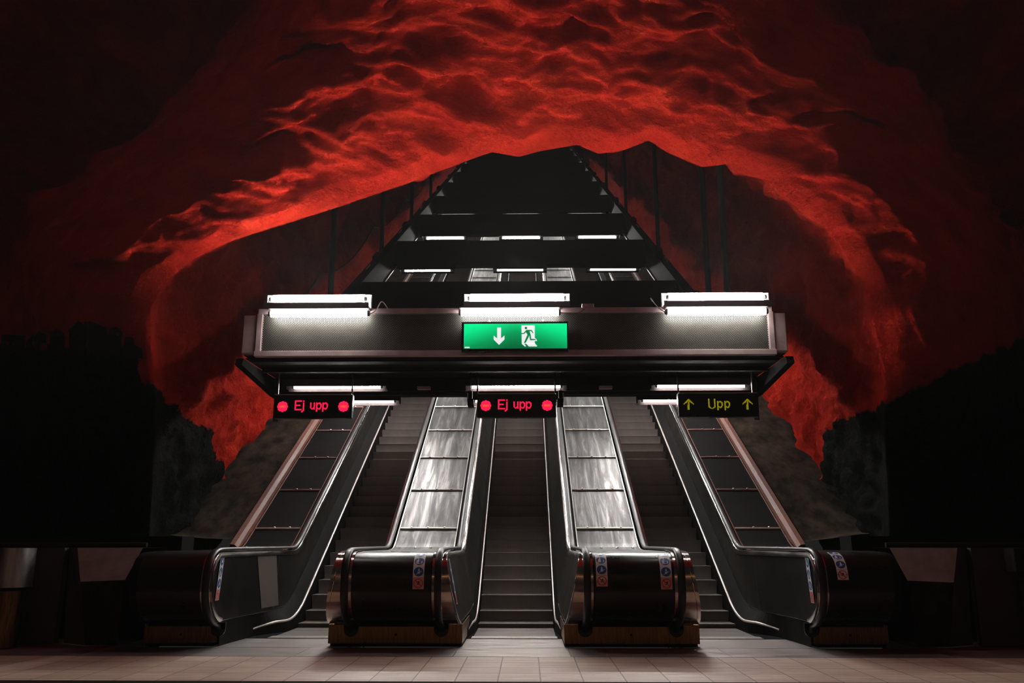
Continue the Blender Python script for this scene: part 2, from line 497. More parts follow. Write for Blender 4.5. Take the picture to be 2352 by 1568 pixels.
def build_cave():
    A0, A1 = TAB[0][0], TAB[-1][0]
    NA = 420
    outer = [0.0, 0.06, 0.12, 0.2, 0.3] + [0.3 + 0.7 * i / 22 for i in range(1, 23)] + [1 + i / 26 for i in range(1, 27)] + \
            [2 + i / 18 for i in range(1, 19)] + [3 + i / 10 for i in range(1, 11)] + [4 + i / 6 for i in range(1, 13)]
    inner = []
    d = 0
    while d < 52:
        st_ = 0.07 if d < 1 else (0.11 if d < 9 else 0.22 if d < 24 else 0.6)
        d += st_; inner.append(-d)
    S = list(reversed(inner)) + outer
    verts = []; paint = []
    for s in S:
        for i in range(NA + 1):
            a = A0 + (A1 - A0) * i / NA
            x, y, z = mouth(a)
            l = sqrt(x * x + (z - CZ) ** 2)
            ux, uz = x / l, (z - CZ) / l
            topw = max(0.0, sin(a)) ** 2.4
            low = max(0.0, -sin(a))
            if s >= 0:
                rt, yt = interp(TOPP, s); rs, ysd = interp(SIDE, s)
                rr = rt * topw + rs * (1 - topw); dy = yt * topw + ysd * (1 - topw)
                p = Vector((x + ux * rr, y + dy, z + uz * rr))
                if uz < 0:   # below the springing the hall wall runs straight out sideways
                    p.z = z + uz * rr * 0.25
                amp = 0.60 * min(1, 0.22 + s * 0.7)
            else:
                d = -s
                grow = (0.35 * topw + 0.16 * (1 - topw)) * min(1, d / 3.5) 
                lin = d
                zz = z + T30 * lin
                base = y + lin
                # keep the wall feet on the slope
                p = Vector((x + ux * grow, base, zz + uz * grow))
                amp = 0.13 + 0.17 * min(1, d / 4)
            q = Vector((p.x, p.y * 0.8, p.z))
            big = fbm(q * 0.42 + Vector((11, 4, 2)), 3)
            med = fbm(Vector((p.x * 0.75 + p.z * 0.25, p.y * 1.5, p.z * 1.7)) + Vector((1, 9, 3)), 4)
            rid = 1 - abs(fbm(Vector((p.x * 0.55 - p.z * 0.2, p.y, p.z * 1.1)) + Vector((5, 2, 8)), 3)) * 3.2
            holl = max(0.0, fbm(Vector((p.x * 0.62 + p.z * 0.3, p.y, p.z * 0.95)) + Vector((2, 7, 4)), 3) - 0.06) * 2.4
            fin = fbm(Vector((p.x * 2.2 + p.z * 0.8, p.y * 2.5, p.z * 3.6)) + Vector((7, 1, 3)), 3)
            dis = amp * (0.9 * big + 1.15 * med + 0.30 * rid + (holl * 1.6 if s > 0 else 0)) + 0.24 * fin * min(1.0, abs(s) / 0.4)
            nrm = Vector((ux * 0.8, 0.45 if s >= 0 else 0.0, uz * 0.8))
            if s < 0: nrm = Vector((ux, 0, uz))
            k = 1.0 if s >= 0 else min(1, -s / 0.5) * 0.9 + 0.1
            if s >= 0: k = min(1, 0.12 + s / 0.5)
            if s < 0 and -s > 6.5 and uz < 0.75:   # fluted folds down the shaft walls
                dis += -0.15 + 0.42 * noise.noise(Vector((p.y * 0.55, 3 if p.x > 0 else 9, (p.z - T30 * p.y) * 0.18))) * min(1, (-s - 6.5) / 2.5)
            p = p + nrm * dis * k
            verts.append(p)
            zp = zpaint(p.x, p.y)
            pv = p.z - zp
            if a > pi / 2 and p.x < -3.5 or a < pi / 2 and p.x > 3.5:
                pass
            paint.append(max(-1.0, min(1.0, pv)))
    W = NA + 1
    faces = []
    for r in range(len(S) - 1):
        for i in range(NA):
            a = r * W + i
            faces.append((a, a + 1, a + 1 + W, a + W))
    me = bpy.data.meshes.new('wall_rock_cavern')
    me.from_pydata(verts, [], faces)
    at_ = me.attributes.new('paint', 'FLOAT', 'POINT')
    at_.data.foreach_set('value', paint)
    me.materials.append(M['rock'])
    for p in me.polygons: p.use_smooth = True
    o = bpy.data.objects.new('wall_rock_cavern', me)
    COL.objects.link(o)
    struct(o)
    return o
cave = build_cave()
o = MB().box((-9, 62.0, 22), (9, 62.4, 46)).build('wall_shaft_end', M['paint_dark']); struct(o)

# ================================================================ FLOOR AND LANDINGS
def plane_obj(name, x0, x1, y0, y1, z, m_, th=0.1):
    return MB().box((x0, y0, z - th), (x1, y1, z)).build(name, m_)
o = plane_obj('floor', -11, 11, 7.705, 9.30, 0, M['tiles']); struct(o)
o = plane_obj('floor_dark_border', -11, 11, 6.9, 7.703, 0.0, M['floor_strip']); struct(o)  # near-black strip in front of the pale tiles
o = plane_obj('floor_platform_hall', -11, 11, -14, 6.898, -0.002, M['floor_dark']); struct(o)
o = plane_obj('floor_side_dark', -11, -4.62, 9.302, 13.0, -0.012, M['floor_dark']); struct(o)
o = plane_obj('floor_side_dark', 4.62, 11, 9.302, 13.0, -0.012, M['floor_dark']); struct(o)
lp = thing('landing_plate', 'long grey steel landing plate between the pale floor tiles and the three escalators', 'floor plate', (0, 10, 0))
xs = [-4.6, -2.30, -0.62, 0.62, 2.30, 4.6]
for a, b_ in zip(xs[:-1], xs[1:]):
    MB().box((a + .002, 9.304, -0.08), (b_ - .002, 10.04, 0.002)).build('plate_panel', M['plate'], lp)
for a, b_ in ((-3.44, -2.06), (-0.60, 0.60), (2.06, 3.44)):
    MB().box((a, 10.045, -0.08), (b_, 10.93, 0.003)).build('plate_panel', M['plate'], lp)

# ================================================================ ESCALATORS
STEP_Y = [11.21, 11.58, 11.95, 12.32]
while len(STEP_Y) < 100: STEP_Y.append(12.68 + 0.3464 * (len(STEP_Y) - 4))
def step_mesh(hw):
    b = MB()
    prof = [(0.0, 0.0), (0.008, -0.012)]
    for i in range(1, 7):
        t = i / 6
        prof.append((0.008 + 0.055 * sin(t * pi / 2) * 0.9 + 0.0, -0.012 - 0.19 * t))
    prof += [(0.36, -0.205), (0.39, -0.05), (0.39, 0.0)]
    b.prism(prof, -hw, hw)
    o = b.build('step', M['step'])
    return o
def strip(b, rows_x, path_a, path_b, mi=0):
    """ribbon between two YZ polylines at x = rows_x[0], rows_x[1]"""
    b.loft([[(rows_x[0], y, z) for y, z in path_a], [(rows_x[1], y, z) for y, z in path_b]], mi=mi)

def escalator(cx, hw, rails, panels, label, tipdx):
    """rails: x of the two handrails; panels: (x at deck, x at foot) for left and right balustrade faces"""
    t = thing('escalator', label, 'escalator', (cx, 11.0, 0), 'three parallel escalators')
    st = step_mesh(hw - 0.012)
    me = st.data; bpy.data.objects.remove(st)
    for y in STEP_Y:
        s = bpy.data.objects.new('step', me); COL.objects.link(s); s.parent = t
        s.location = Vector((cx, y, N(y))) - Vector(t.location)
    # comb plate with teeth
    b = MB().box((cx - hw, 10.935, -0.06), (cx + hw, 11.16, 0.012))
    for i in range(34):
        x = cx - hw + 0.02 + i * (2 * hw - 0.04) / 33
        b.box((x - .004, 11.16, -0.01), (x + .004, 11.22, 0.008))
    b.build('comb_plate', M['steel_brushed'], t)
    for sd in (-1, 1):
        xt, xf = panels[0 if sd < 0 else 1]
        xk = cx + sd * hw
        yl = ys_line(10.9, YEND)
        # skirt beside the steps, and the pale trim on top of it; both splay outward at the landing
        FLARE[0] = False
        def flx(y, x):
            if abs(x) > 3.08 and y < 12.3:
                k = min(1.0, (12.3 - y) / 2.2); k = k * k * (3 - 2 * k)
                return x + (0.17 if x > 0 else -0.17) * k
            return x
        tip = tipdx if abs(xf) > 3 else 0.05
        def XK(y):
            u = max(0.0, min(1.0, (11.85 - y) / 0.70))
            return xk + sd * tip * u * u * (3 - 2 * u)
        yl = [10.94, 11.03, 11.12, 11.2, 11.28, 11.36, 11.44, 11.52, 11.6, 11.68, 11.76, 11.84] + ys_line(11.9, YEND)
        b = MB()
        b.loft([[(XK(y), y, N(y) - (0.24 if y > 11.9 else 0.0)) for y in yl], [(XK(y), y, N(y) + 0.125) for y in yl]])
        b.build('skirt', M['black_panel'], t)
        pts = [Vector((XK(y) + sd * 0.012, y, N(y) + 0.14 - 0.05 * max(0.0, min(1.0, (11.6 - y) / 0.4)))) for y in yl if y > 11.15]
        MB().tube(pts, 0.017, 8).build('skirt_trim', M['trim'], t, True)
        # sloped kick strip between skirt trim and side panel, and the upright base in front of it
        b = MB()
        b.loft([[(XK(y), y, N(y) + 0.125) for y in yl], [(flx(y, xf), y, N(y) + 0.28) for y in yl]])
        yb_ = [10.14, 10.4, 10.7, 10.94]
        b.loft([[(flx(y, xf) - sd * 0.012, y, 0.0) for y in yb_], [(flx(y, xf) - sd * 0.006, y, 0.28) for y in yb_]])
        b.quad([(flx(10.94, xf) - sd * 0.012, 10.94, 0), (XK(10.94), 10.94, 0), (XK(10.94), 10.94, 0.125), (flx(10.94, xf), 10.94, 0.28)])
        b.build('kick_panel', M['black_panel'], t)
        FLARE[0] = True
        # side panel: D-shaped end and long slope
        D = dcurve(0.028)
        up = [p for p in D if p[1] >= 0.66]; lowc = [p for p in D if p[1] < 0.66]
        cols = []
        yy = [up[-1][0] + 0.003]
        for q in (9.66, 9.70, 9.76, 9.84, 9.93, 10.03, 10.11): yy.append(q)
        yy += ys_line(10.3, YEND)
        def zu(y):
            if y >= 10.12: return railz(y) - 0.045
            best = interp(sorted((p[0], p[1]) for p in up), y)[0]
            return min(best, RAIL_F - 0.045)
        def zl(y):
            if y >= 10.12: return N(y) + 0.28
            L = sorted([(p[0], p[1]) for p in lowc] + [(up[-1][0], 0.66), (10.12, 0.28)])
            return max(0.28, interp(L, y)[0])
        rows = []
        for k in range(9):
            u = k / 8
            r = []
            for y in yy:
                a, c = zl(y), zu(y)
                z = a + (c - a) * u
                ref = (z - (N(y) + 0.28)) / max(0.05, (railz(y) - 0.045 - N(y) - 0.28))
                r.append((xf + (xt - xf) * max(0, min(1, ref)), y, z))
            rows.append(r)
        b = MB(); b.loft(rows)
        pn = b.build('side_panel', M['glass_panel'], t, True)
        # panel joints
        for yj in (10.62, 11.75, 13.1):
            b = MB()
            a, c = zl(yj), zu(yj)
            pa = (xf - sd * 0.0015, yj, a + .01); pb = (xt - sd * 0.0015, yj, c - .01)
            b.quad([(pa[0], yj - .002, pa[2]), (pa[0], yj + .002, pa[2]), (pb[0], yj + .002, pb[2]), (pb[0], yj - .002, pb[2])])
            b.build('panel_joint', M['steel_brushed'], t)
        if cx < -1 and sd < 0:   # pale quad standing in for a reflection on the far-left panel
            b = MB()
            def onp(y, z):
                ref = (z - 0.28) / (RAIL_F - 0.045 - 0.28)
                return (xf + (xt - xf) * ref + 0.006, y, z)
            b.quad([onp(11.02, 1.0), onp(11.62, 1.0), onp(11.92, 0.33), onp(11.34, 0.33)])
            b.build('reflection_band', M['pale_reflection'], t)
        # slim bright bead round the D-shaped end and along the foot
        P = [(xf + (xt - xf) * max(0, min(1, (z - .28) / .75)) - sd * 0.004, y - 0.006, z) for y, z in dcurve(0.022) if z < RAIL_F - 0.03]
        P = [(xt - sd * 0.004, 10.6, RAIL_F - 0.047), (xt - sd * 0.004, 10.14, RAIL_F - 0.045)] + P
        MB().tube(P, 0.006, 6).build('edge_bead', M['steel'], t, True)
        MB().tube([(xf - sd * 0.004, y, N(y) + 0.28) for y in ys_line(10.13, 12.3)], 0.004, 6).build('foot_bead', M['steel'], t, True)
        # chrome rail cover on the escalator side of the handrail
        xr = rails[0 if sd < 0 else 1]
        sgn = -sd            # towards the steps
        pa = rail_path(0.028); pb = rail_path(0.050)
        pc = rail_path(0.085)
        n_ = min(len(pa), len(pb), len(pc))
        b = MB()
        x1 = xr + sgn * 0.036; x3 = xt + sgn * 0.012
        b.loft([[(x1, y, z) for y, z in rail_path(0.030, inset=0.02)],
                [((x1 + x3) / 2, y, z) for y, z in offset2(rail_path(0.030, inset=0.02), -0.004)],
                [(x3, y, z) for y, z in offset2(rail_path(0.030, inset=0.02), -0.030)],
                [(x3, y, z) for y, z in offset2(rail_path(0.030, inset=0.02), -0.060)]])
        b.build('rail_cover', M['steel'], t, True)
        # handrail: flattened rubber C-section swept along the rail path and round the newel
        path = rail_path(0.0)
        path = path + [(10.16, 0.15)]
        sec = [(-0.038, -0.012), (-0.040, 0.002), (-0.032, 0.014), (-0.015, 0.020), (0.015, 0.020), (0.032, 0.014), (0.040, 0.002), (0.038, -0.012)]
        rows = [[(xr + sx_, y, z) for y, z in offset2(path, so + 0.004)] for sx_, so in sec]
        b = MB()
        b.loft(rows, closed=False)
        b.loft([rows[-1], rows[0]])
        b.build('handrail', M['rubber'], t, True)
    return t

FLARE[0] = True
XM_L, XM_R = -1.865, -0.835      # handrails on the left median deck
escalator(-2.57, 0.50, (-3.235, -1.865), ((-3.185, -3.23), (-1.935, -2.06)), 'left escalator, its step belt ending between the outer left newel and the first median deck', 0.27)
escalator(0.0, 0.535, (-0.825, 0.825), ((-0.755, -0.60), (0.755, 0.60)), 'middle escalator, straight under the backlit green exit sign', 0.06)
escalator(2.57, 0.50, (1.865, 3.235), ((1.935, 2.06), (3.185, 3.23)), 'right escalator, under the display that reads Upp in yellow', 0.27)

# ---------------------------------------------------------------- stickers
def picto(b, put, k, mat_i):
    """one round sign k of the sticker; put(u, v, lift) gives a point, u across -0.5..0.5, v down 0..1 per cell"""
    def disc(r, lift, mi, seg=20, r0=0.0):
        if r0 == 0:
            rows = []
            for i in range(11):   # narrow strips, so the disc follows the curved cover
                v_ = -r * cos(pi * i / 10); h_ = max(0.002, r * sin(pi * i / 10))
                rows.append([put(-h_, v_, lift), put(0, v_, lift), put(h_, v_, lift)])
            b.loft(rows, mi=mi)
        else:
            for i in range(seg):
                a0, a1 = 2 * pi * i / seg, 2 * pi * (i + 1) / seg
                b.quad([put(r * cos(a0), r * sin(a0), lift), put(r * cos(a1), r * sin(a1), lift), put(r0 * cos(a1), r0 * sin(a1), lift), put(r0 * cos(a0), r0 * sin(a0), lift)], mi)
    def poly(pts, lift, mi):
        b.quad([put(x, y, lift) for x, y in pts], mi)
    if k < 3:
        disc(0.42, 0.0010, 1)
        if k == 0:   # adult and child by the rail
            poly([(-0.16, 0.18), (-0.02, -0.22), (0.10, -0.24), (0.20, 0.16)], 0.0026, 0)
            poly([(0.0, -0.30), (0.09, -0.32), (0.10, -0.24), (0.0, -0.22)], 0.0026, 0)
        elif k == 1:
            poly([(-0.28, 0.24), (-0.24, -0.02), (-0.12, -0.22), (-0.04, -0.18), (-0.02, 0.24)], 0.0026, 0)
            poly([(-0.15, -0.34), (-0.06, -0.34), (-0.06, -0.25), (-0.15, -0.25)], 0.0026, 0)
            poly([(0.16, 0.22), (0.18, 0.0), (0.26, 0.0), (0.28, 0.20)], 0.0026, 0)
            poly([(-0.28, 0.27), (0.26, 0.24), (0.26, 0.28), (-0.28, 0.32)], 0.0026, 0)
        else:
            poly([(-0.10, 0.10), (-0.02, -0.26), (0.05, -0.26), (0.14, 0.10), (0.02, 0.20)], 0.0026, 0)
            poly([(-0.22, 0.22), (0.30, -0.06), (0.31, -0.03), (-0.20, 0.27)], 0.0026, 0)
    else:
        disc(0.42, 0.0008, 2, r0=0.345)
        poly([(-0.30, -0.24), (-0.24, -0.30), (0.30, 0.24), (0.24, 0.30)], 0.0026, 2)
        poly([(-0.14, 0.16), (-0.04, -0.02), (-0.16, -0.12), (0.0, -0.14), (0.12, -0.20), (0.10, 0.04), (0.20, 0.20), (0.04, 0.08)], 0.0022, 3)

def sticker_on(parent, surf, w_, h_, label):
    """surf(a, s, lift): a metres across from the centre, s metres down from the top"""
    b = MB(); n = 16
    b.loft([[surf(-w_ / 2, h_ * i / n, 0.002) for i in range(n + 1)], [surf(w_ / 2, h_ * i / n, 0.002) for i in range(n + 1)]], mi=0)
    for k in range(4):
        cell = h_ / 4
        r = min(w_, cell)
        sc_v = cell * 0.98
        put = lambda u, v, l, k=k: surf(u * w_ * 1.02, cell * (k + 0.5) + v * sc_v, 0.002 + l)
        if k == 3:
            b.loft([[surf(-w_ / 2, cell * (3 + q), 0.0024) for q in (0.0, 0.5, 1.0)], [surf(w_ / 2, cell * (3 + q), 0.0024) for q in (0, 0.5, 1.0)]], mi=4)
            put = lambda u, v, l, k=k: surf(u * w_ * 1.02, cell * (k + 0.5) + v * sc_v, 0.0026 + l)
        picto(b, put, k, 0)
    o = b.build('pictogram_sticker', [M['st_white'], M['st_blue'], M['st_red'], M['st_black'], M['st_pink']], parent, recalc=False)
    o['label'] = label
    return o

# drum surface: point at arc length s down the front cover, starting from the flat top
DR = offset2([(10.30, RAIL_F - 0.02)] + dcurve(0.028), 0.0)
DR = [p for p in DR]
def drum_pt(s, lift=0.0):
    P = DR
    acc = 0
    for i in range(len(P) - 1):
        (y0, z0), (y1, z1) = P[i], P[i + 1]
        l = sqrt((y1 - y0) ** 2 + (z1 - z0) ** 2)
        if acc + l >= s or i == len(P) - 2:
            t = (s - acc) / l
            ny, nz = (z1 - z0) / l, -(y1 - y0) / l
            return y0 + (y1 - y0) * t + ny * lift, z0 + (z1 - z0) * t + nz * lift
        acc += l

# ================================================================ DECKS BETWEEN AND BESIDE THE ESCALATORS
BAR_Y = [13.14 + 1.12 * i for i in range(30)]
def deck_z(y): return railz(y) - 0.035
def deck(name_label, x0, x1, base0, base1, panel_mat, bar_mat, nb, steel_side, label_mat=None):
    """x0..x1: panel field; base0..base1: plinth width; steel_side: which edges carry a bright inner bead"""
    cx = (x0 + x1) / 2
    t = thing('escalator_deck', name_label, 'escalator deck', (cx, 10.2, 0), 'sloping decks beside and between the escalators')
    # front drum: curved cover from the top down to the plinth
    b = MB()
    b.loft([[(x0, y, z) for y, z in DR], [(x1, y, z) for y, z in DR]])
    b.build('drum_cover', M['black_gloss'], t, True)
    # plinth with pockets where the handrails dive in
    b = MB()
    b.box((base0 + 0.0, 10.135, 0.035), (base1 - 0.0, 11.4, 0.245))
    b.build('plinth', M['steel_warm_reflect'], t, bevel=0.004)
    MB().box((base0 + 0.02, 10.17, 0.0), (base1 - 0.02, 11.4, 0.035)).build('plinth_foot', M['black_matt'], t)
    # middle inspection cover with a keyhole
    b = MB().box((cx - 0.42, 10.127, 0.045), (cx + 0.42, 10.135, 0.235))
    b.build('inspection_cover', M['steel_warm_reflect'], t, bevel=0.002)
    MB().cyl((cx, 10.122, 0.135), (cx, 10.128, 0.135), 0.014, 12).build('keyhole', M['black_matt'], t)
    # lower hidden support of the drum
    MB().box((x0, 10.05, 0.23), (x1, 10.9, 0.95)).build('inner_box', M['black_matt'], t)
    # flat top piece and sloping panels
    yb = [10.30, 12.60] + BAR_Y[:]
    for i in range(len(yb) - 1):
        a, c = yb[i], yb[i + 1]
        n = 10 if c < 14 else 2
        pts = [a + (c - a) * k / n for k in range(n + 1)]
        b = MB()
        top = [(y, deck_z(y) + (0.012 if i == 0 else 0)) for y in pts]
        b.loft([[(x0, y, z) for y, z in top], [(x1, y, z) for y, z in top]])
        b.loft([[(x0, y, z) for y, z in top], [(x0, y, z - 0.05) for y, z in top]])
        b.loft([[(x1, y, z) for y, z in top], [(x1, y, z - 0.05) for y, z in top]])
        b.build('deck_panel', panel_mat if i > 0 or panel_mat is M['deck_steel'] else M['black_gloss'], t)
    sl = (cos(pi / 6), sin(pi / 6))
    for k, y in enumerate(BAR_Y):
        z = deck_z(y) + 0.012
        b = MB()
        b.cyl((x0 + 0.012, y, z - 0.002), (x1 - 0.012, y, z - 0.002), 0.016, 12)
        br = b.build('cross_bar', bar_mat, t, True)
        for q in range(nb):
            x = x0 + (x1 - x0) * ((q + 0.72) / (nb + 0.5) if nb == 3 else (0.42 + 0.33 * q))
            bo = MB().ball((x, y, z + 0.012), 0.021, 8, 5, squash=0.8).build('bolt', M['bolt'], br, True)
            bo.location = (0, 0, 0)
    # bolts at the foot of the slope, just behind the drum
    for q in range(4):
        x = x0 + 0.10 + (x1 - x0 - 0.2) * q / 3
        MB().ball((x, 12.5, deck_z(12.5) + 0.024), 0.021, 8, 5).build('bolt', M['bolt'], t, True)
    # slim bright beads along both edges of the panel field
    for x in ((x0, x1)):
        P = [(x, y, deck_z(y) + 0.012) for y in reversed(ys_line(12.2, YEND))]
        MB().tube(P, 0.009, 6).build('edge_bead', steel_side, t, True)
    return t

def drum_bands(t, xr, xin, xout):
    """chrome bands flanking a handrail as it curves down the newel front"""
    for a, b_ in ((xin, xr - 0.043 if xin < xr else xr + 0.043), (xr + 0.043 if xout > xr else xr - 0.043, xout)):
        if abs(a - b_) < 0.006: continue
        b = MB()
        P = [p for p in offset2(DR, 0.012)]
        wid = 0.05 if abs(b_ - a) > 0.06 else 0.0
        e = xout if (a == xout or b_ == xout) else None
        ra = []; rb = []
        for y, z in P:
            k = max(0, min(1, (1.0 - z) / 0.8))
            f = (1 if (e is not None and e > xr) else -1) * 0.13 * k if e is not None and abs(e) < 3 else 0
            ra.append((a + (f if a == e else 0), y, z)); rb.append((b_ + (f if b_ == e else 0), y, z))
        b.loft([ra, rb])
        b.build('chrome_band', M['band'], t, True)
    b = MB().cyl((xr, 10.115, 0.195), (xr, 10.138, 0.195), 0.085, 20)
    b.box((xr - 0.085, 10.115, 0.195), (xr + 0.085, 10.138, 0.27))
    b.build('handrail_inlet', M['rubber'], t)

M['bar'] = mat('bright_bar', (0.80, 0.76, 0.70), 0.3, 0.7)
M['bar_red'] = mat('bar_dull', (0.60, 0.42, 0.38), 0.35, 0.6)
M['band'] = worn('newel_steel', (0.34, 0.26, 0.22), (0.52, 0.42, 0.37), 0.16, 1, (1, 1, 1), 4, (0.8, 1.3))

dl = deck('median deck between the left and middle escalators, stainless panels, one sign sticker on its drum', -1.79, -0.905, -2.13, -0.585, M['deck_steel'], M['bar'], 3, M['bar'])
drum_bands(dl, -1.865, -1.79, -1.985)
drum_bands(dl, -0.825, -0.895, -0.74)
dr = deck('median deck between the middle and right escalators, stainless panels, two sign stickers on its drum', 0.905, 1.79, 0.585, 2.13, M['deck_steel'], M['bar'], 3, M['bar'])
drum_bands(dr, 0.825, 0.895, 0.74)
drum_bands(dr, 1.865, 1.79, 1.985)
do = deck('outer deck left of the left escalator, black panels with thin bars', -4.02, -3.31, -4.10, -3.28, M['black_panel'], M['bar_red'], 2, M['wood'])
drum_bands(do, -3.235, -3.30, -3.17)
dq = deck('outer deck right of the right escalator, black panels with thin bars', 3.31, 4.02, 3.28, 4.10, M['black_panel'], M['bar_red'], 2, M['wood'])
drum_bands(dq, 3.235, 3.30, 3.17)
for t_, a, b_ in ((do, -4.10, -4.02), (dq, 4.02, 4.10)):
    b = MB(); b.loft([[(a, y, z) for y, z in DR], [(b_, y, z) for y, z in DR]])
    b.quad([(a if a < 0 else b_, y, z) for y, z in DR] + [(a if a < 0 else b_, 10.6, 0.24), (a if a < 0 else b_, 10.6, 1.06)])
    b.build('side_cover', M['black_panel'], t_, True)
    MB().box((a, 10.30, 0.24), (b_, 12.5, RAIL_F - 0.02)).build('side_box', M['black_panel'], t_)

def on_drum(cx, s0):
    return lambda a, s, l: (lambda p: Vector((cx + a, p[0], p[1])))(drum_pt(s0 + s, l))
sticker_on(dl, on_drum(-1.045, 0.42), 0.125, 0.50, 'sticker with three blue and one red pictogram, beside the right handrail')
sticker_on(dr, on_drum(0.99, 0.41), 0.125, 0.48, 'sticker with pictograms, beside the left handrail')
sticker_on(dr, on_drum(1.70, 0.42), 0.125, 0.50, 'sticker with pictograms, beside the right handrail')
sticker_on(dq, on_drum(3.47, 0.36), 0.12, 0.46, 'dim sticker with pictograms')
for par, x0_, sl_, y, z0_, nm in ((do, -3.182, -0.062, 9.93, 1.02, 'narrow sticker on the inner face of the left newel'),
                                 (dq, 3.182, 0.062, 9.93, 1.00, 'narrow sticker on the inner face of the right newel'),
                                 (dl, -0.744, 0.205, 9.98, 0.98, 'narrow sticker seen edge-on beside the middle escalator')):
    sg = 1 if x0_ < 0 else -1
    f = (lambda x0_, sl_, sg, y, z0_: (lambda a, s, l: Vector((x0_ + sl_ * s + sg * (0.004 + l), y + a, z0_ - s))))(x0_, sl_, sg, y, z0_)
    sticker_on(par, f, 0.115, 0.50, nm)

FLARE[0] = False
# side stringers (timber) and concrete slopes outside them
for sd, nm in ((-1, 'left'), (1, 'right')):
    t = thing('stringer', 'reddish wooden stringer along the ' + nm + ' edge of the escalators', 'wooden trim', (sd * 4.15, 12.8, 0.9), 'wooden stringers')
    yl = ys_line(12.45, YEND)
    for (a, c, h0, h1, nm2) in ((4.03, 4.085, 0.90, 0.97, 'inner_board'), (4.088, 4.15, 0.94, 0.98, 'outer_board')):
        b = MB()
        b.loft([[(sd * a, y, railz(y) - 0.10) for y in yl], [(sd * a, y, railz(y) + h0 - 0.90) for y in yl],
                [(sd * c, y, railz(y) + h1 - 0.93) for y in yl], [(sd * c, y, railz(y) - 0.12) for y in yl]], closed=True, caps=False)
        b.build(nm2, M['wood'], t)
    # concrete bank between stringer and rock
    b = MB()
    rows = []
    for (x, h) in ((4.155, 0.80), (4.155, 0.99), (4.5, 1.02), (4.9, 1.07), (5.35, 1.1), (5.9, 1.1)):
        rows.append([(sd * (x + 0.03 * noise.noise(Vector((y, x, 0)))), y, max(0.2, N(y)) + h - 0.2 * 0 + 0.05 * noise.noise(Vector((y * 1.3, x * 2, sd)))) for y in ys_line(12.35, 60)])
    b.loft(rows)
    o = b.build('wall_bank_' + nm, M['concrete'], None, True); struct(o)
    o = MB().box((min(sd * 4.25, sd * 7.5), 10.95, 0.0), (max(sd * 4.25, sd * 7.5), 11.35, 1.24)).build('wall_low_' + nm, M['black_panel']); struct(o)

# ================================================================ FRONT CANOPY (perforated face, exit sign on it)
DZ = -0.03
cn = thing('canopy', 'front canopy box over the escalators with a perforated metal face', 'canopy', (0, 10.8, 3.4))
def bx(par, name, lo, hi, m_, bev=0.004):
    return MB().box(lo, hi).build(name, m_, par, bevel=bev)
zt, zb = 4.01, 3.40
bx(cn, 'top_rail', (-3.19, 10.08, 3.945), (3.21, 10.16, zt), M['grey_paint'])
bx(cn, 'bottom_rail', (-3.21, 10.07, zb), (3.23, 10.16, 3.468), M['grey_paint'])
bx(cn, 'side_rail', (-3.20, 10.075, 3.468), (-3.135, 10.16, 3.945), M['grey_paint'])
bx(cn, 'side_rail', (3.155, 10.075, 3.468), (3.22, 10.16, 3.945), M['grey_paint'])
MB().quad([(-3.135, 10.10, 3.468), (3.155, 10.10, 3.468), (3.155, 10.10, 3.945), (-3.135, 10.10, 3.945)]).build('perforated_face', M['perf'], cn)
MB().quad([(-3.135, 10.14, 3.468), (3.155, 10.14, 3.468), (3.155, 10.14, 3.945), (-3.135, 10.14, 3.945)]).build('backing_sheet', M['black_matt'], cn)
for sx_ in (-1, 1):
    x0, x1 = sorted((sx_ * 3.215, sx_ * 3.375))
    bx(cn, 'corner_cover', (x0, 10.09, 3.44), (x1, 10.28, 3.93), M['grey_paint'], 0.012)
    bx(cn, 'end_panel', (sx_ * 3.36 - .02, 10.20, 3.44), (sx_ * 3.36 + .02, 11.9, 3.90), M['dark_paint'])
    # lower side beam, stepping down to the back
    MB().prism([(10.10, 3.30), (10.14, 3.39), (12.0, 3.39), (12.0, 3.16), (11.6, 3.16)], sx_ * 3.40 - .045, sx_ * 3.40 + .045).build('side_beam', M['black_matt'], cn)
bx(cn, 'top_cover', (-3.34, 10.165, 3.90), (3.34, 11.9, 3.94), M['black_matt'])
bx(cn, 'soffit', (-3.34, 10.165, 3.385), (3.34, 11.5, 3.40), M['dark_paint'])
bx(cn, 'soffit_rib', (-3.30, 10.22, 3.36), (3.30, 10.25, 3.386), M['dark_paint'])
bx(cn, 'soffit_rib', (-3.30, 10.72, 3.33), (3.30, 10.80, 3.386), M['dark_paint'])
bx(cn, 'rear_beam', (-3.34, 11.42, 3.20), (3.34, 11.50, 3.386), M['dark_paint'])
bx(cn, 'rear_fascia', (-3.34, 11.52, 3.165), (3.34, 11.62, 3.5), M['dark_paint'])
bx(cn, 'clamp', (-1.34, 11.33, 3.21), (-1.16, 11.42, 3.25), M['grey_paint'])
bx(cn, 'clamp', (1.16, 11.33, 3.21), (1.34, 11.42, 3.25), M['grey_paint'])
tag(MB().box((0.86, 10.10, 4.01), (1.01, 10.2, 4.065)).build('junction_box', M['grey_paint'], bevel=0.006), 'small grey junction box standing on the canopy top rail right of the middle lamp', 'junction box')

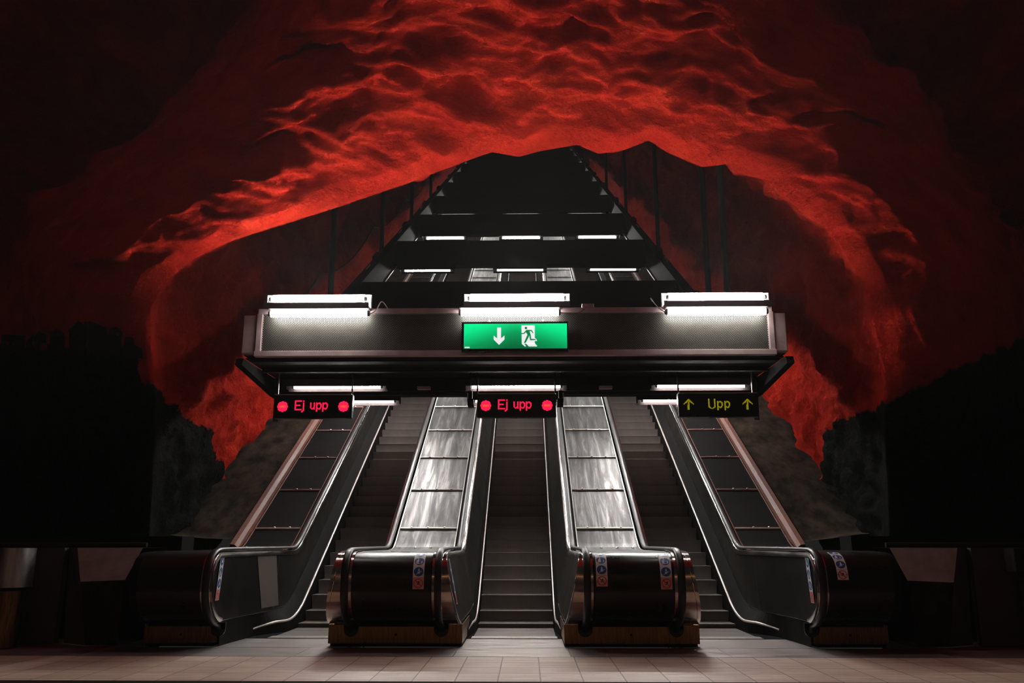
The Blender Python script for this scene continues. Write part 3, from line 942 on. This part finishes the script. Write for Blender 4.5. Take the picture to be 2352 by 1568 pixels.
# side girders and cross boards going up the shaft
for sd, nm in ((-1, 'left'), (1, 'right')):
    t = thing('roof_girder', 'long black ' + nm + ' side girder of the canopy, climbing the shaft', 'girder', (sd * 3.36, 11.9, 3.3), 'canopy side girders')
    yl = [11.62, 13, 66]
    def shx(x, y, z): return (x, y, z + T30 * (y - Y0))
    MB().box((sd * 3.36 - 0.035, 11.63, 3.22), (sd * 3.36 + 0.035, 66, 3.90), sh=shx).build('web', M['black_matt'], t)
    MB().box((sd * 3.36 - 0.10, 11.63, 3.90), (sd * 3.36 + 0.10, 66, 3.94), sh=shx).build('top_flange', M['black_matt'], t)
    MB().box((sd * 3.33 - 0.06, 12.6, 3.185), (sd * 3.33 + 0.06, 66, 3.22), sh=shx).build('bottom_flange', M['grey_paint'], t)
    for k in range(10):
        y = 14.6 + 4.36 * k + (0.6 if sd > 0 else 0)
        MB().box((sd * 3.46 - 0.05, y, 3.80), (sd * 3.46 + 0.05, y + 0.5, 3.98), sh=shx).build('bracket', M['black_matt'], t)
        MB().box((sd * 3.40 - 0.012, y - 1.2, 3.945), (sd * 3.40 + 0.012, y - 0.75, 3.96), sh=shx).build('splice_plate', M['grey_paint'], t)
ROWS = [12.40, 16.70, 21.05, 25.40, 29.75, 34.1, 38.45, 42.8, 47.15, 51.5, 55.9, 60.2]
ordn = ['first', 'second', 'third', 'fourth', 'fifth', 'sixth', 'seventh', 'eighth', 'ninth', 'tenth', 'eleventh', 'twelfth']
for k, y in enumerate(ROWS):
    n = N(y)
    b = MB().box((-3.32, y, n + 3.24), (3.32, y + 0.28, n + 3.93))
    o = b.build('cross_board', M['black_matt'], bevel=0.01)
    tag(o, 'wide black cross board, ' + ordn[k] + ' up the slope behind the front canopy', 'ceiling board', 'black cross boards of the shaft canopy')

# ================================================================ LAMPS
LC = {-1: 'left', 0: 'middle', 1: 'right'}
def cap_tube(x0, x1, y, z, r, m_, par):
    b = MB(); b.cyl((x0, y, z), (x1, y, z), r, 16)
    tb = b.build('tube', m_, par, True)
    for x in (x0, x1):
        s_ = -1 if x == x0 else 1
        MB().cyl((x, y, z), (x + s_ * 0.03, y, z), r * 0.96, 16, r2=r * 0.7).build('tube_cap', M['housing'], par, True)
    return tb
def lamp_top(i, x0, x1):
    y, z, r = 10.25, 4.182, 0.036
    t = thing('tube_lamp', LC[i] + ' lamp lying in a trough on top of the front canopy', 'tube light', ((x0 + x1) / 2, y, 4.08), 'trough lamps on the canopy top')
    cap_tube(x0, x1, y, z, r, M['tube_up'], t)
    a, c = x0 - 0.075, x1 + 0.075
    MB().prism([(10.16, 4.045), (10.155, 4.115), (10.165, 4.115), (10.175, 4.055), (10.33, 4.055), (10.315, 4.258), (10.325, 4.26), (10.345, 4.045)], a, c).build('trough', M['housing'], t)
    MB().prism([(10.290, 4.10), (10.298, 4.256), (10.312, 4.256), (10.305, 4.10)], x0, x1).build('reflector', M['reflector'], t)
    for x in (a, c):
        MB().prism([(10.16, 4.045), (10.16, 4.062), (10.30, 4.07), (10.31, 4.258), (10.34, 4.258), (10.35, 4.045)], x - .004, x + .004).build('end_plate', M['housing'], t)
    MB().box((a + .1, 10.2, 4.01), (c - .1, 10.3, 4.046)).build('foot', M['housing'], t)
for i, (a, c) in {-1: (-3.085, -1.90), 0: (-0.55, 0.64), 1: (1.97, 3.17)}.items():
    lamp_top(i, a, c)
def lamp_front(i, x0, x1):
    y, z, r = 9.985, 3.92, 0.044
    t = thing('tube_lamp', LC[i] + ' glowing tube hung before the top edge of the perforated face', 'tube light', ((x0 + x1) / 2, y, 3.85), 'tubes on the perforated canopy face')
    cap_tube(x0, x1, y, z, r, M['tube_front'], t)
    MB().box((x0 - 0.02, 9.925, 3.968), (x1 + 0.02, 10.08, 3.982)).build('mounting_bar', M['housing'], t)
    for x in (x0 + 0.2, x1 - 0.2):
        MB().box((x - .012, y, 3.955), (x + .012, 10.05, 3.969)).build('clip', M['steel_brushed'], t)
for i, (a, c) in {-1: (-3.00, -1.80), 0: (-0.64, 0.56), 1: (1.90, 3.10)}.items():
    lamp_front(i, a, c)
def arc_cable(label, P, r=0.006):
    b = MB().tube(P, r, 6)
    tag(b.build('cable', M['cable'], None, True), label, 'cable', 'lamp cables on the canopy')
def bez(a, b_, c, d, n=14):
    return [a * (1 - t) ** 3 + b_ * 3 * t * (1 - t) ** 2 + c * 3 * t * t * (1 - t) + d * t ** 3 for t in [i / n for i in range(n + 1)]]
V = Vector
arc_cable('thin looping cable at the right end of the left canopy lamps', bez(V((-1.77, 9.99, 3.92)), V((-1.62, 9.99, 3.93)), V((-1.70, 10.05, 4.25)), V((-1.56, 10.13, 3.99))))
arc_cable('thin cable curving up from the right end of the middle front tube', bez(V((0.59, 9.99, 3.92)), V((0.80, 9.99, 3.87)), V((0.86, 10.05, 3.95)), V((0.92, 10.11, 4.03))))
arc_cable('thin cable dropping to the left end of the right front tube', bez(V((1.74, 10.14, 4.10)), V((1.68, 10.05, 4.20)), V((1.74, 9.99, 3.98)), V((1.87, 9.985, 3.92))))

def lamp_under(i, x0, x1, y, z, nm, first=True):
    r = 0.02
    t = thing('tube_lamp', nm, 'tube light', ((x0 + x1) / 2, y, z), 'recessed lamps beneath the front canopy')
    cap_tube(x0, x1, y, z, r, M['tube_under'], t)
    a, c = x0 - 0.09, x1 + 0.09
    MB().prism([(y - 0.05, z + 0.006), (y - 0.05, z + 0.10), (y + 0.07, z + 0.10), (y + 0.07, z - 0.05), (y + 0.06, z - 0.05), (y + 0.06, z + 0.09), (y - 0.04, z + 0.09), (y - 0.04, z + 0.006)], a, c).build('trough', M['dark_paint'], t)
    for x in (a, c):
        MB().box((x - .004, y - 0.05, z - 0.03), (x + .004, y + 0.06, z + 0.1)).build('end_plate', M['dark_paint'], t)
        MB().box((x - .004 + (0.3 if x == a else -0.3), y, z + 0.1), (x + .004 + (0.3 if x == a else -0.3), y + 0.02, 3.388 if first else z + .2)).build('hanger', M['dark_paint'], t)
for i, (a, c) in {-1: (-3.0, -1.82), 0: (-0.575, 0.62), 1: (1.93, 3.10)}.items():
    lamp_under(i, a, c, 11.2, 3.215, LC[i] + ' slim lamp beneath the canopy, right behind the display')
for i, (a, c) in {-1: (-2.98, -1.80), 0: (-0.59, 0.59), 1: (1.88, 3.04)}.items():
    lamp_under(i, a, c, 12.25, 3.19, LC[i] + ' lamp under the first cross board, partly hidden by the display', False)
for k, y in enumerate(ROWS[1:11], 1):
    n = N(y)
    for i, x in ((-1, -2.43), (0, 0.0), (1, 2.43)):
        t = thing('tube_lamp', LC[i] + ' tube lamp on the ' + ordn[k] + ' cross board up the slope', 'tube light', (x, y - 0.08, n + 3.1), 'tube lamps under the cross boards')
        cap_tube(x - 0.595, x + 0.595, y - 0.09, n + 3.07, 0.028, (M['tube_shaft_mid'] if i == 0 else M['tube_shaft_low']) if k == 1 else M['tube_shaft'] if k < 3 else M['tube_far'], t)
        b = MB().box((x - 0.70, y - 0.035, n + 3.05), (x + 0.70, y + 0.12, n + 3.24))
        b.box((x - 0.70, y - 0.44, n + 3.115), (x + 0.70, y - 0.035, n + 3.125))  # hood and front lip added to keep tube light off the upper walls
        b.box((x - 0.70, y - 0.445, n + (2.972 if k < 3 else 3.01)), (x + 0.70, y - 0.435, n + 3.125))
        for e in (-0.70, 0.69) if k > 1 else ():
            b.box((x + e, y - 0.44, n + 3.0), (x + e + 0.01, y - 0.03, n + 3.12))
        b.build('housing', M['black_matt'], t)

# ================================================================ EXIT SIGN
es = thing('exit_sign', 'backlit green exit sign with a white down arrow and running figure', 'exit sign', (0.02, 10.0, 3.65))
X0, X1, Z0, Z1 = -0.60, 0.662, 3.462, 3.776
MB().box((X0 - 0.03, 9.975, Z0 - 0.032), (X1 + 0.012, 10.06, Z1 + 0.028)).build('casing', M['black_gloss'], es, bevel=0.006)
b = MB().quad([(X0, 9.970, Z0), (X1, 9.970, Z0), (X1, 9.970, Z1), (X0, 9.970, Z1)])
# the green face keeps its own origin so its glow is centred on it
me = bpy.data.meshes.new('green_face')
cx_, cz_ = (X0 + X1) / 2, (Z0 + Z1) / 2
me.from_pydata([(x - cx_, 0, z - cz_) for x, y, z in b.v], [], b.f); me.materials.append(M['green'])
gf = bpy.data.objects.new('green_face', me); COL.objects.link(gf); gf.parent = es
gf.location = V((cx_, 9.970, cz_)) - es.location
def sgn(name, polys, m_, y, parent=es):
    """polys in photo-zoom units (2352 x 1394 over the sign crop), placed on the sign plane"""
    b = MB()
    for P in polys:
        b.quad([(X0 + (x - 135) / (2205 - 135) * (X1 - X0), y, Z1 - (z - 718) / (1215 - 718) * (Z1 - Z0)) for x, z in P])
    return b.build(name, m_, parent, recalc=False)
sgn('down_arrow', [[(803, 797), (880, 797), (880, 1015), (803, 1015)], [(733, 955), (803, 1015), (880, 1015), (950, 955), (950, 1035), (842, 1142), (733, 1035)]], M['sign_white'], 9.968)
kx = lambda x: 1050 * 0 + (1180 - 1050) * 8.711 + x * 8.711 / 22.4
kz = lambda z: (735 - 660) * 8.711 + z * 8.711 / 22.4
def K(P): return [(kx(x), kz(z)) for x, z in P]
sgn('doorway', [K([(410, 265), (1090, 265), (1095, 1200), (425, 1205)]),
                K([(425, 1205), (560, 1205), (645, 1330), (575, 1345)]),
                K([(640, 1170), (1095, 1180), (1220, 1320), (1200, 1345), (790, 1345), (640, 1215)]),
                K([(1090, 925), (1150, 940), (1215, 1065), (1090, 1065)])], M['sign_white'], 9.968)
circ = [(640 + 70 * cos(2 * pi * i / 16), 400 + 68 * sin(2 * pi * i / 16)) for i in range(16)]
sgn('running_figure', [K(circ),
    K([(665, 490), (920, 500), (830, 560), (885, 760), (720, 830), (715, 740), (640, 620)]),
    K([(410, 660), (520, 655), (665, 490), (700, 560), (560, 700), (410, 715)]),
    K([(800, 500), (925, 495), (960, 530), (1035, 660), (985, 670), (910, 560), (800, 560)]),
    K([(720, 740), (800, 830), (620, 1170), (530, 1160)]),
    K([(800, 740), (885, 740), (910, 950), (905, 1030), (850, 1025), (815, 830)]),
    K([(905, 955), (1120, 965), (1160, 1025), (880, 1030)]),
    K([(550, 1205), (660, 1205), (780, 1345), (660, 1330)])], M['sign_green_dark'], 9.966)
sgn('small_white_mark', [[(155, 1178), (252, 1178), (252, 1203), (155, 1203)]], M['sign_white'], 9.968)
for x in (-0.29, 0.37):
    MB().cyl((x, 10.01, Z1 + 0.03), (x, 10.01, Z1 + 0.055), 0.012, 10).build('mounting_stud', M['bolt'], es)

# ================================================================ LED DISPLAYS
FONT = {
'E': ["##########", "##########", "##........", "##........", "##........", "##........", "########..", "########..", "##........", "##........", "##........", "##........", "##########", "##########"],
'j': ["..##", "..##", "....", "..##", "..##", "..##", "..##", "..##", "..##", "..##", "..##", "..##", "..##", "..##", ".###", "###.", "##.."],
'u': ["##...##", "##...##", "##...##", "##...##", "##...##", "##...##", "##...##", "##..###", ".######", "..##.##"],
'p': ["##.###..", "#######.", "###..###", "##....##", "##....##", "##....##", "##....##", "###..##.", "#######.", "##.###..", "##......", "##......", "##......"],
'U': ["##......##", "##......##", "##......##", "##......##", "##......##", "##......##", "##......##", "##......##", "##......##", "##......##", "##......##", "###....###", ".###..###.", "...####..."],
}
def led_sign(xc, yy, zc, lab, kind, rods, gname='hanging message displays'):
    W_, H_ = 1.045, 0.315
    t = thing('display_sign', lab, 'message display', (xc, yy, zc), gname)
    MB().box((xc - W_ / 2, yy, zc - H_ / 2), (xc + W_ / 2, yy + 0.11, zc + H_ / 2)).build('casing', M['black_gloss'], t, bevel=0.006)
    MB().box((xc - W_ / 2 + .01, yy - 0.03, zc + H_ / 2 - 0.006), (xc + W_ / 2 - .01, yy + 0.05, zc + H_ / 2 + 0.004)).build('top_lip', M['grey_paint'], t)
    c = 0.0095
    # texts laid out in cells from the display centre; each glyph is its own part
    def cells(name, rows, ox, oz, m_, gap=0.93):
        b = MB()
        for r, row in enumerate(rows):
            for q, ch in enumerate(row):
                if ch == '#':
                    x = xc + ox + q * c; z = zc + oz - r * c
                    g = c * gap / 2
                    b.quad([(x - g, yy - 0.002, z - g), (x + g, yy - 0.002, z - g), (x + g, yy - 0.002, z + g), (x - g, yy - 0.002, z + g)])
        return b.build(name, m_, t, recalc=False)
    if kind == 'red':
        cells('letter_E', FONT['E'], -0.240, 0.076, M['led_red'])
        cells('letter_j', FONT['j'], -0.150, 0.076, M['led_red'])
        cells('letter_u', FONT['u'], -0.035, 0.047, M['led_red'])
        cells('letter_p', FONT['p'], 0.045, 0.047, M['led_red'])
        cells('letter_p', FONT['p'], 0.128, 0.047, M['led_red'])
        for sx_ in (-0.405, 0.405):
            R = 7.2
            rows = []
            for j in range(-7, 8):
                rows.append(''.join('#' if (i * i + j * j) <= R * R + 1 and abs(j) > 1 or (abs(j) <= 1 and abs(i) > 4 and i * i + j * j <= R * R + 1) else '.' for i in range(-7, 8)))
            cells('stop_disc', rows, sx_ - 7 * c, 7 * c - 0.002, M['led_red'], 1.0)
            rows = ['.' * 6 + '' if 0 else ''.join('#' if abs(i) <= 4 else '.' for i in range(-7, 8)) for j in (-1, 0, 1)]
            cells('stop_disc_bar', rows, sx_ - 7 * c, 1 * c - 0.002, M['led_orange'], 1.0)
    else:
        cells('letter_U', FONT['U'], -0.125, 0.076, M['led_yellow'], 0.8)
        cells('letter_p', FONT['p'], -0.010, 0.047, M['led_yellow'], 0.8)
        cells('letter_p', FONT['p'], 0.085, 0.047, M['led_yellow'], 0.8)
        arrow = ["......##......", ".....####.....", "....######....", "...###.####...", "..###.##.###..", ".###..##..###.", "##....##....##", "#.....##.....#"] + ["......##......"] * 7
        arrow = [r if len(r) == 14 else r[:14] for r in arrow]
        for sx_ in (-0.385, 0.385):
            cells('up_arrow', [r.replace('......##......', '.....###......') if i > 7 else r for i, r in enumerate(arrow)], sx_ - 6.5 * c, 0.074, M['led_yellow'], 0.8)
    for rx, m_ in rods:
        MB().cyl((rx, yy + 0.055, zc + H_ / 2 - 0.01), (rx, yy + 0.055, 3.387), 0.011, 10).build('hanging_rod', m_, t, True)
    return t
led_sign(-2.665, 10.96, 2.915, 'leftmost display reading Ej upp in red, with a red patch of rock beside it', 'red', ((-3.16, M['steel_brushed']), (-2.165, M['black_matt'])))
led_sign(0.03, 10.96, 2.92, 'middle display reading Ej upp in red, hung under the green exit sign', 'red', ((-0.49, M['black_matt']), (0.545, M['black_matt'])))
led_sign(2.68, 10.96, 2.92, 'rightmost display reading Upp in yellow between two up arrows', 'yellow', ((2.175, M['black_matt']), (3.155, M['steel_brushed'])))
# small camera heads on brackets either side of the middle display
for x, nm in ((-0.59, 'left'), (0.62, 'right')):
    t = thing('security_camera', 'small dark camera on a bracket at the ' + nm + ' side of the middle display', 'camera', (x, 11.05, 3.0), 'small cameras beside the middle display')
    sg = 1 if x > 0 else -1
    MB().box((x - .03, 11.02, 3.03), (x + .03, 11.12, 3.13)).build('mount', M['black_matt'], t, bevel=0.005)
    MB().box((x - .008 + sg * .03, 11.02, 2.98), (x + .008 + sg * .03, 11.05, 3.1)).build('bracket', M['steel_brushed'], t)
    MB().box((x - .04 - sg * .01, 10.98, 2.92), (x + .04 - sg * .01, 11.14, 3.02)).build('camera_body', M['dark_paint'], t, bevel=0.008)
    MB().cyl((x - sg * .02, 10.965, 2.96), (x - sg * .02, 10.98, 2.96), 0.022, 12).build('lens', M['black_gloss'], t)
    MB().box((x - .006, 11.05, 3.13), (x + .006, 11.07, 3.387)).build('drop_rod', M['black_matt'], t)

# ================================================================ SUSPENSION RODS UP THE SHAFT SIDES
for sd, ys_, nm in ((1, (13.0, 14.35, 19.5, 25.5, 31.4), 'right'), (-1, (14.6, 19.5, 24.4, 29.2), 'left')):
    for k, y in enumerate(ys_):
        z0 = N(y) + 3.93
        b = MB().cyl((sd * 3.40, y, z0), (sd * 3.40, y, z0 + 4.2), 0.055, 10)
        o = b.build('suspension_rod', M['black_matt'], None, True)
        tag(o, 'vertical black rod, ' + ordn[k] + ' from the front on the ' + nm + ' girder', 'hanger rod', 'rods holding the canopy girders')
P = []
for i in range(60):
    y = 12.6 + i * 0.33
    ph = ((y - 14.6) % 4.9) / 4.9
    P.append((-3.62, y, N(y) + 4.62 - 0.30 * 4 * ph * (1 - ph)))
tag(MB().tube(P, 0.016, 6).build('cable', M['black_matt'], None, True), 'thin black cable sagging from rod to rod above the left girder', 'cable')

# ================================================================ LOW THINGS LEFT AND RIGHT OF THE DECKS
for sd, nm in ((-1, 'left'), (1, 'right')):
    t = thing('concrete_parapet', 'low concrete parapet with a pale slanting top facet, ' + nm + ' of the escalators', 'parapet', (sd * 4.95, 10.5, 0), 'concrete parapets beside the decks')
    x = lambda v: sd * v
    # facets: pale sloping upper face over a darker tapering lower face
    A = [(x(4.43), 10.25, 1.10), (x(5.22), 10.25, 1.10), (x(5.02), 10.02, 0.72), (x(4.50), 10.02, 0.74)]
    B = [(x(4.50), 10.02, 0.74), (x(5.02), 10.02, 0.72), (x(5.00), 10.25, 0.0), (x(4.62), 10.25, 0.0)]
    C_ = [(x(5.22), 10.25, 1.10), (x(5.42), 10.45, 1.10), (x(5.36), 10.45, 0.0), (x(5.00), 10.25, 0.0), (x(5.02), 10.02, 0.72)]
    D_ = [(x(4.43), 10.25, 1.10), (x(4.43), 10.9, 1.10), (x(5.42), 10.9, 1.10), (x(5.42), 10.45, 1.10), (x(5.22), 10.25, 1.10)]
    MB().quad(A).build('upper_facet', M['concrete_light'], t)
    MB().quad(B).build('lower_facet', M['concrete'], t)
    MB().quad(C_).build('side_facet', M['hall_wall'], t)
    MB().quad(D_).build('top', M['concrete'], t)
    o = MB().tube([(x(4.42), 10.33, 1.135), (x(7.8), 10.20, 1.135)], 0.03, 10).build('ledge_rail', M['dark_paint'], None, True)
    tag(o, 'dark rail running outward along the ' + nm + ' parapet top', 'rail', 'dark rails on the parapets')
    o = MB().box((min(x(5.43), x(9)), 10.36, 0.0), (max(x(5.43), x(9)), 10.46, 1.10)).build('wall_dark_front_' + nm, M['hall_wall']); struct(o)
# round steel bin at far left, box on the right
t = thing('litter_bin', 'round steel litter bin at the far left edge of the landing', 'bin', (-5.85, 10.05, 0))
MB().cyl((-5.85, 10.05, 0.66), (-5.85, 10.05, 1.10), 0.225, 32).build('upper_drum', M['steel_brushed'], t, True)
MB().cyl((-5.85, 10.05, 0.62), (-5.85, 10.05, 0.66), 0.16, 24).build('neck', M['black_matt'], t, True)
MB().cyl((-5.85, 10.05, 0.0), (-5.85, 10.05, 0.62), 0.17, 24).build('lower_drum', M['steel_warm_reflect'], t, True)
t = thing('ticket_post', 'squat dark metal post with a boxy head at the far right edge', 'post', (5.95, 10.05, 0))
MB().box((5.72, 9.98, 0.83), (6.15, 10.2, 1.10)).build('head', M['dark_paint'], t, bevel=0.01)
MB().box((5.84, 10.02, 0.0), (6.05, 10.18, 0.83)).build('stem', M['dark_paint'], t, bevel=0.01)

# ================================================================ PAINTED HOUSES ON THE LEFT WALL
import mathutils
dg = None
me = cave.data
from mathutils.bvhtree import BVHTree
bvh = BVHTree.FromPolygons([v_.co.copy() for v_ in me.vertices], [tuple(p.vertices) for p in me.polygons])
def wall_pt(x, z):
    """point of the rock wall straight behind (x, z)"""
    h = bvh.ray_cast(Vector((x, 5.0, z)), Vector((0, 1, 0)))
    if h[0] is None: return Vector((x, 10.2, z))
    return h[0] + Vector((0, -0.015, 0))
# silhouettes as outlines in wall metres: x, z; with small lit window gaps left out of the shape
HOUSES = [
    [(-7.710, 4.198), (-6.986, 4.043), (-6.996, 3.961), (-7.710, 4.091)],
    [(-7.710, 4.091), (-7.588, 4.066), (-7.588, 4.024), (-7.710, 3.949)],
    [(-7.488, 4.046), (-7.386, 4.028), (-7.386, 3.982), (-7.488, 4.004)],
    [(-7.301, 4.016), (-6.996, 3.961), (-6.996, 3.802), (-7.301, 3.865)],
    [(-7.710, 4.049), (-7.301, 3.966), (-7.301, 3.865), (-7.372, 3.854), (-7.710, 3.848)],
    [(-6.968, 3.947), (-6.796, 4.002), (-6.671, 3.995), (-6.458, 3.951), (-6.280, 3.875), (-6.280, 3.766), (-6.968, 3.914)],
    [(-6.968, 3.914), (-6.386, 3.788), (-6.423, 3.662), (-6.968, 3.780)],
    [(-6.271, 3.763), (-6.190, 3.746), (-6.190, 3.612), (-6.271, 3.629)],
    [(-6.245, 3.901), (-6.094, 3.939), (-5.971, 3.866), (-5.977, 3.837), (-6.225, 3.867)],
    [(-6.216, 3.865), (-6.068, 3.847), (-6.068, 3.599), (-6.216, 3.618)],
    [(-6.044, 3.844), (-5.956, 3.835), (-5.977, 3.741), (-5.977, 3.590), (-6.044, 3.597)],
    [(-6.068, 3.838), (-6.044, 3.836), (-6.044, 3.597), (-6.068, 3.599)],
    [(-5.907, 3.893), (-5.732, 3.993), (-5.690, 3.976), (-5.599, 3.900), (-5.599, 3.820), (-5.892, 3.850)],
    [(-5.897, 3.850), (-5.844, 3.845), (-5.844, 3.577), (-5.897, 3.582)],
    [(-5.844, 3.820), (-5.604, 3.795), (-5.625, 3.554), (-5.844, 3.577)],
    [(-5.817, 3.842), (-5.602, 3.820), (-5.602, 3.795), (-5.817, 3.817)],
    [(-5.647, 3.976), (-5.599, 3.979), (-5.599, 3.900), (-5.647, 3.934)],
    [(-5.579, 3.978), (-5.550, 3.983), (-5.293, 3.880), (-5.288, 3.775), (-5.254, 3.764), (-5.254, 3.530), (-5.604, 3.552), (-5.589, 3.836)],
    [(-5.254, 3.861), (-5.167, 3.876), (-5.101, 3.856), (-5.041, 3.796), (-5.043, 3.762), (-5.088, 3.797), (-5.128, 3.803), (-5.196, 3.836), (-5.220, 3.829), (-5.254, 3.815)],
    [(-5.259, 3.815), (-5.220, 3.821), (-5.220, 3.771), (-5.254, 3.764)],
    [(-5.196, 3.832), (-5.128, 3.803), (-5.128, 3.748), (-5.196, 3.761)],
    [(-5.088, 3.797), (-5.043, 3.767), (-5.057, 3.738), (-5.088, 3.747)],
    [(-5.254, 3.773), (-5.128, 3.761), (-5.057, 3.744), (-5.057, 3.520), (-5.254, 3.530)],
    [(-5.025, 3.703), (-4.985, 3.744), (-4.909, 3.735), (-4.887, 3.691), (-4.882, 3.640), (-4.782, 3.579), (-4.769, 3.462), (-5.052, 3.469), (-5.052, 3.620), (-5.021, 3.632)],
]
def painted(name, outline, m_):
    """a flat painted shape lying on the rock: filled, subdivided and pressed onto the wall"""
    bm = bmesh.new()
    vs = [bm.verts.new((x, 0, z)) for x, z in outline]
    f = bm.faces.new(vs)
    bmesh.ops.triangulate(bm, faces=[f])
    for _ in range(3):
        long_ = [e for e in bm.edges if e.calc_length() > 0.09]
        if long_: bmesh.ops.subdivide_edges(bm, edges=long_, cuts=1)
        bmesh.ops.triangulate(bm, faces=bm.faces[:])
    for v_ in bm.verts: v_.co = wall_pt(v_.co.x, v_.co.z)
    me_ = bpy.data.meshes.new(name); bm.to_mesh(me_); bm.free()
    me_.materials.append(m_)
    o_ = bpy.data.objects.new(name, me_); COL.objects.link(o_); o_.parent = cave
    return o_
for H_ in HOUSES: painted('painted_house', H_, M['paint_dark'])

# ================================================================ thin haze added to lift the blacks and soften the lamps
if HAZE > 0:
    hz = MB().box((-16, -16, -1), (16, 61, 40)).build('added_haze', M['black_matt'])
    hz.data.materials.clear()
    m = bpy.data.materials.new('added_haze_volume'); m.use_nodes = True
    nt = m.node_tree; nt.nodes.remove(nt.nodes['Principled BSDF'])
    vs_ = nt.nodes.new('ShaderNodeVolumeScatter')
    vs_.inputs['Density'].default_value = HAZE
    vs_.inputs['Anisotropy'].default_value = 0.0
    nt.links.new(vs_.outputs[0], nt.nodes['Material Output'].inputs['Volume'])
    hz.data.materials.append(m)
    hz['kind'] = 'stuff'
    tag(hz, 'thin haze added through the cavern air to lift the dark tones and soften the glowing lamps', 'haze')
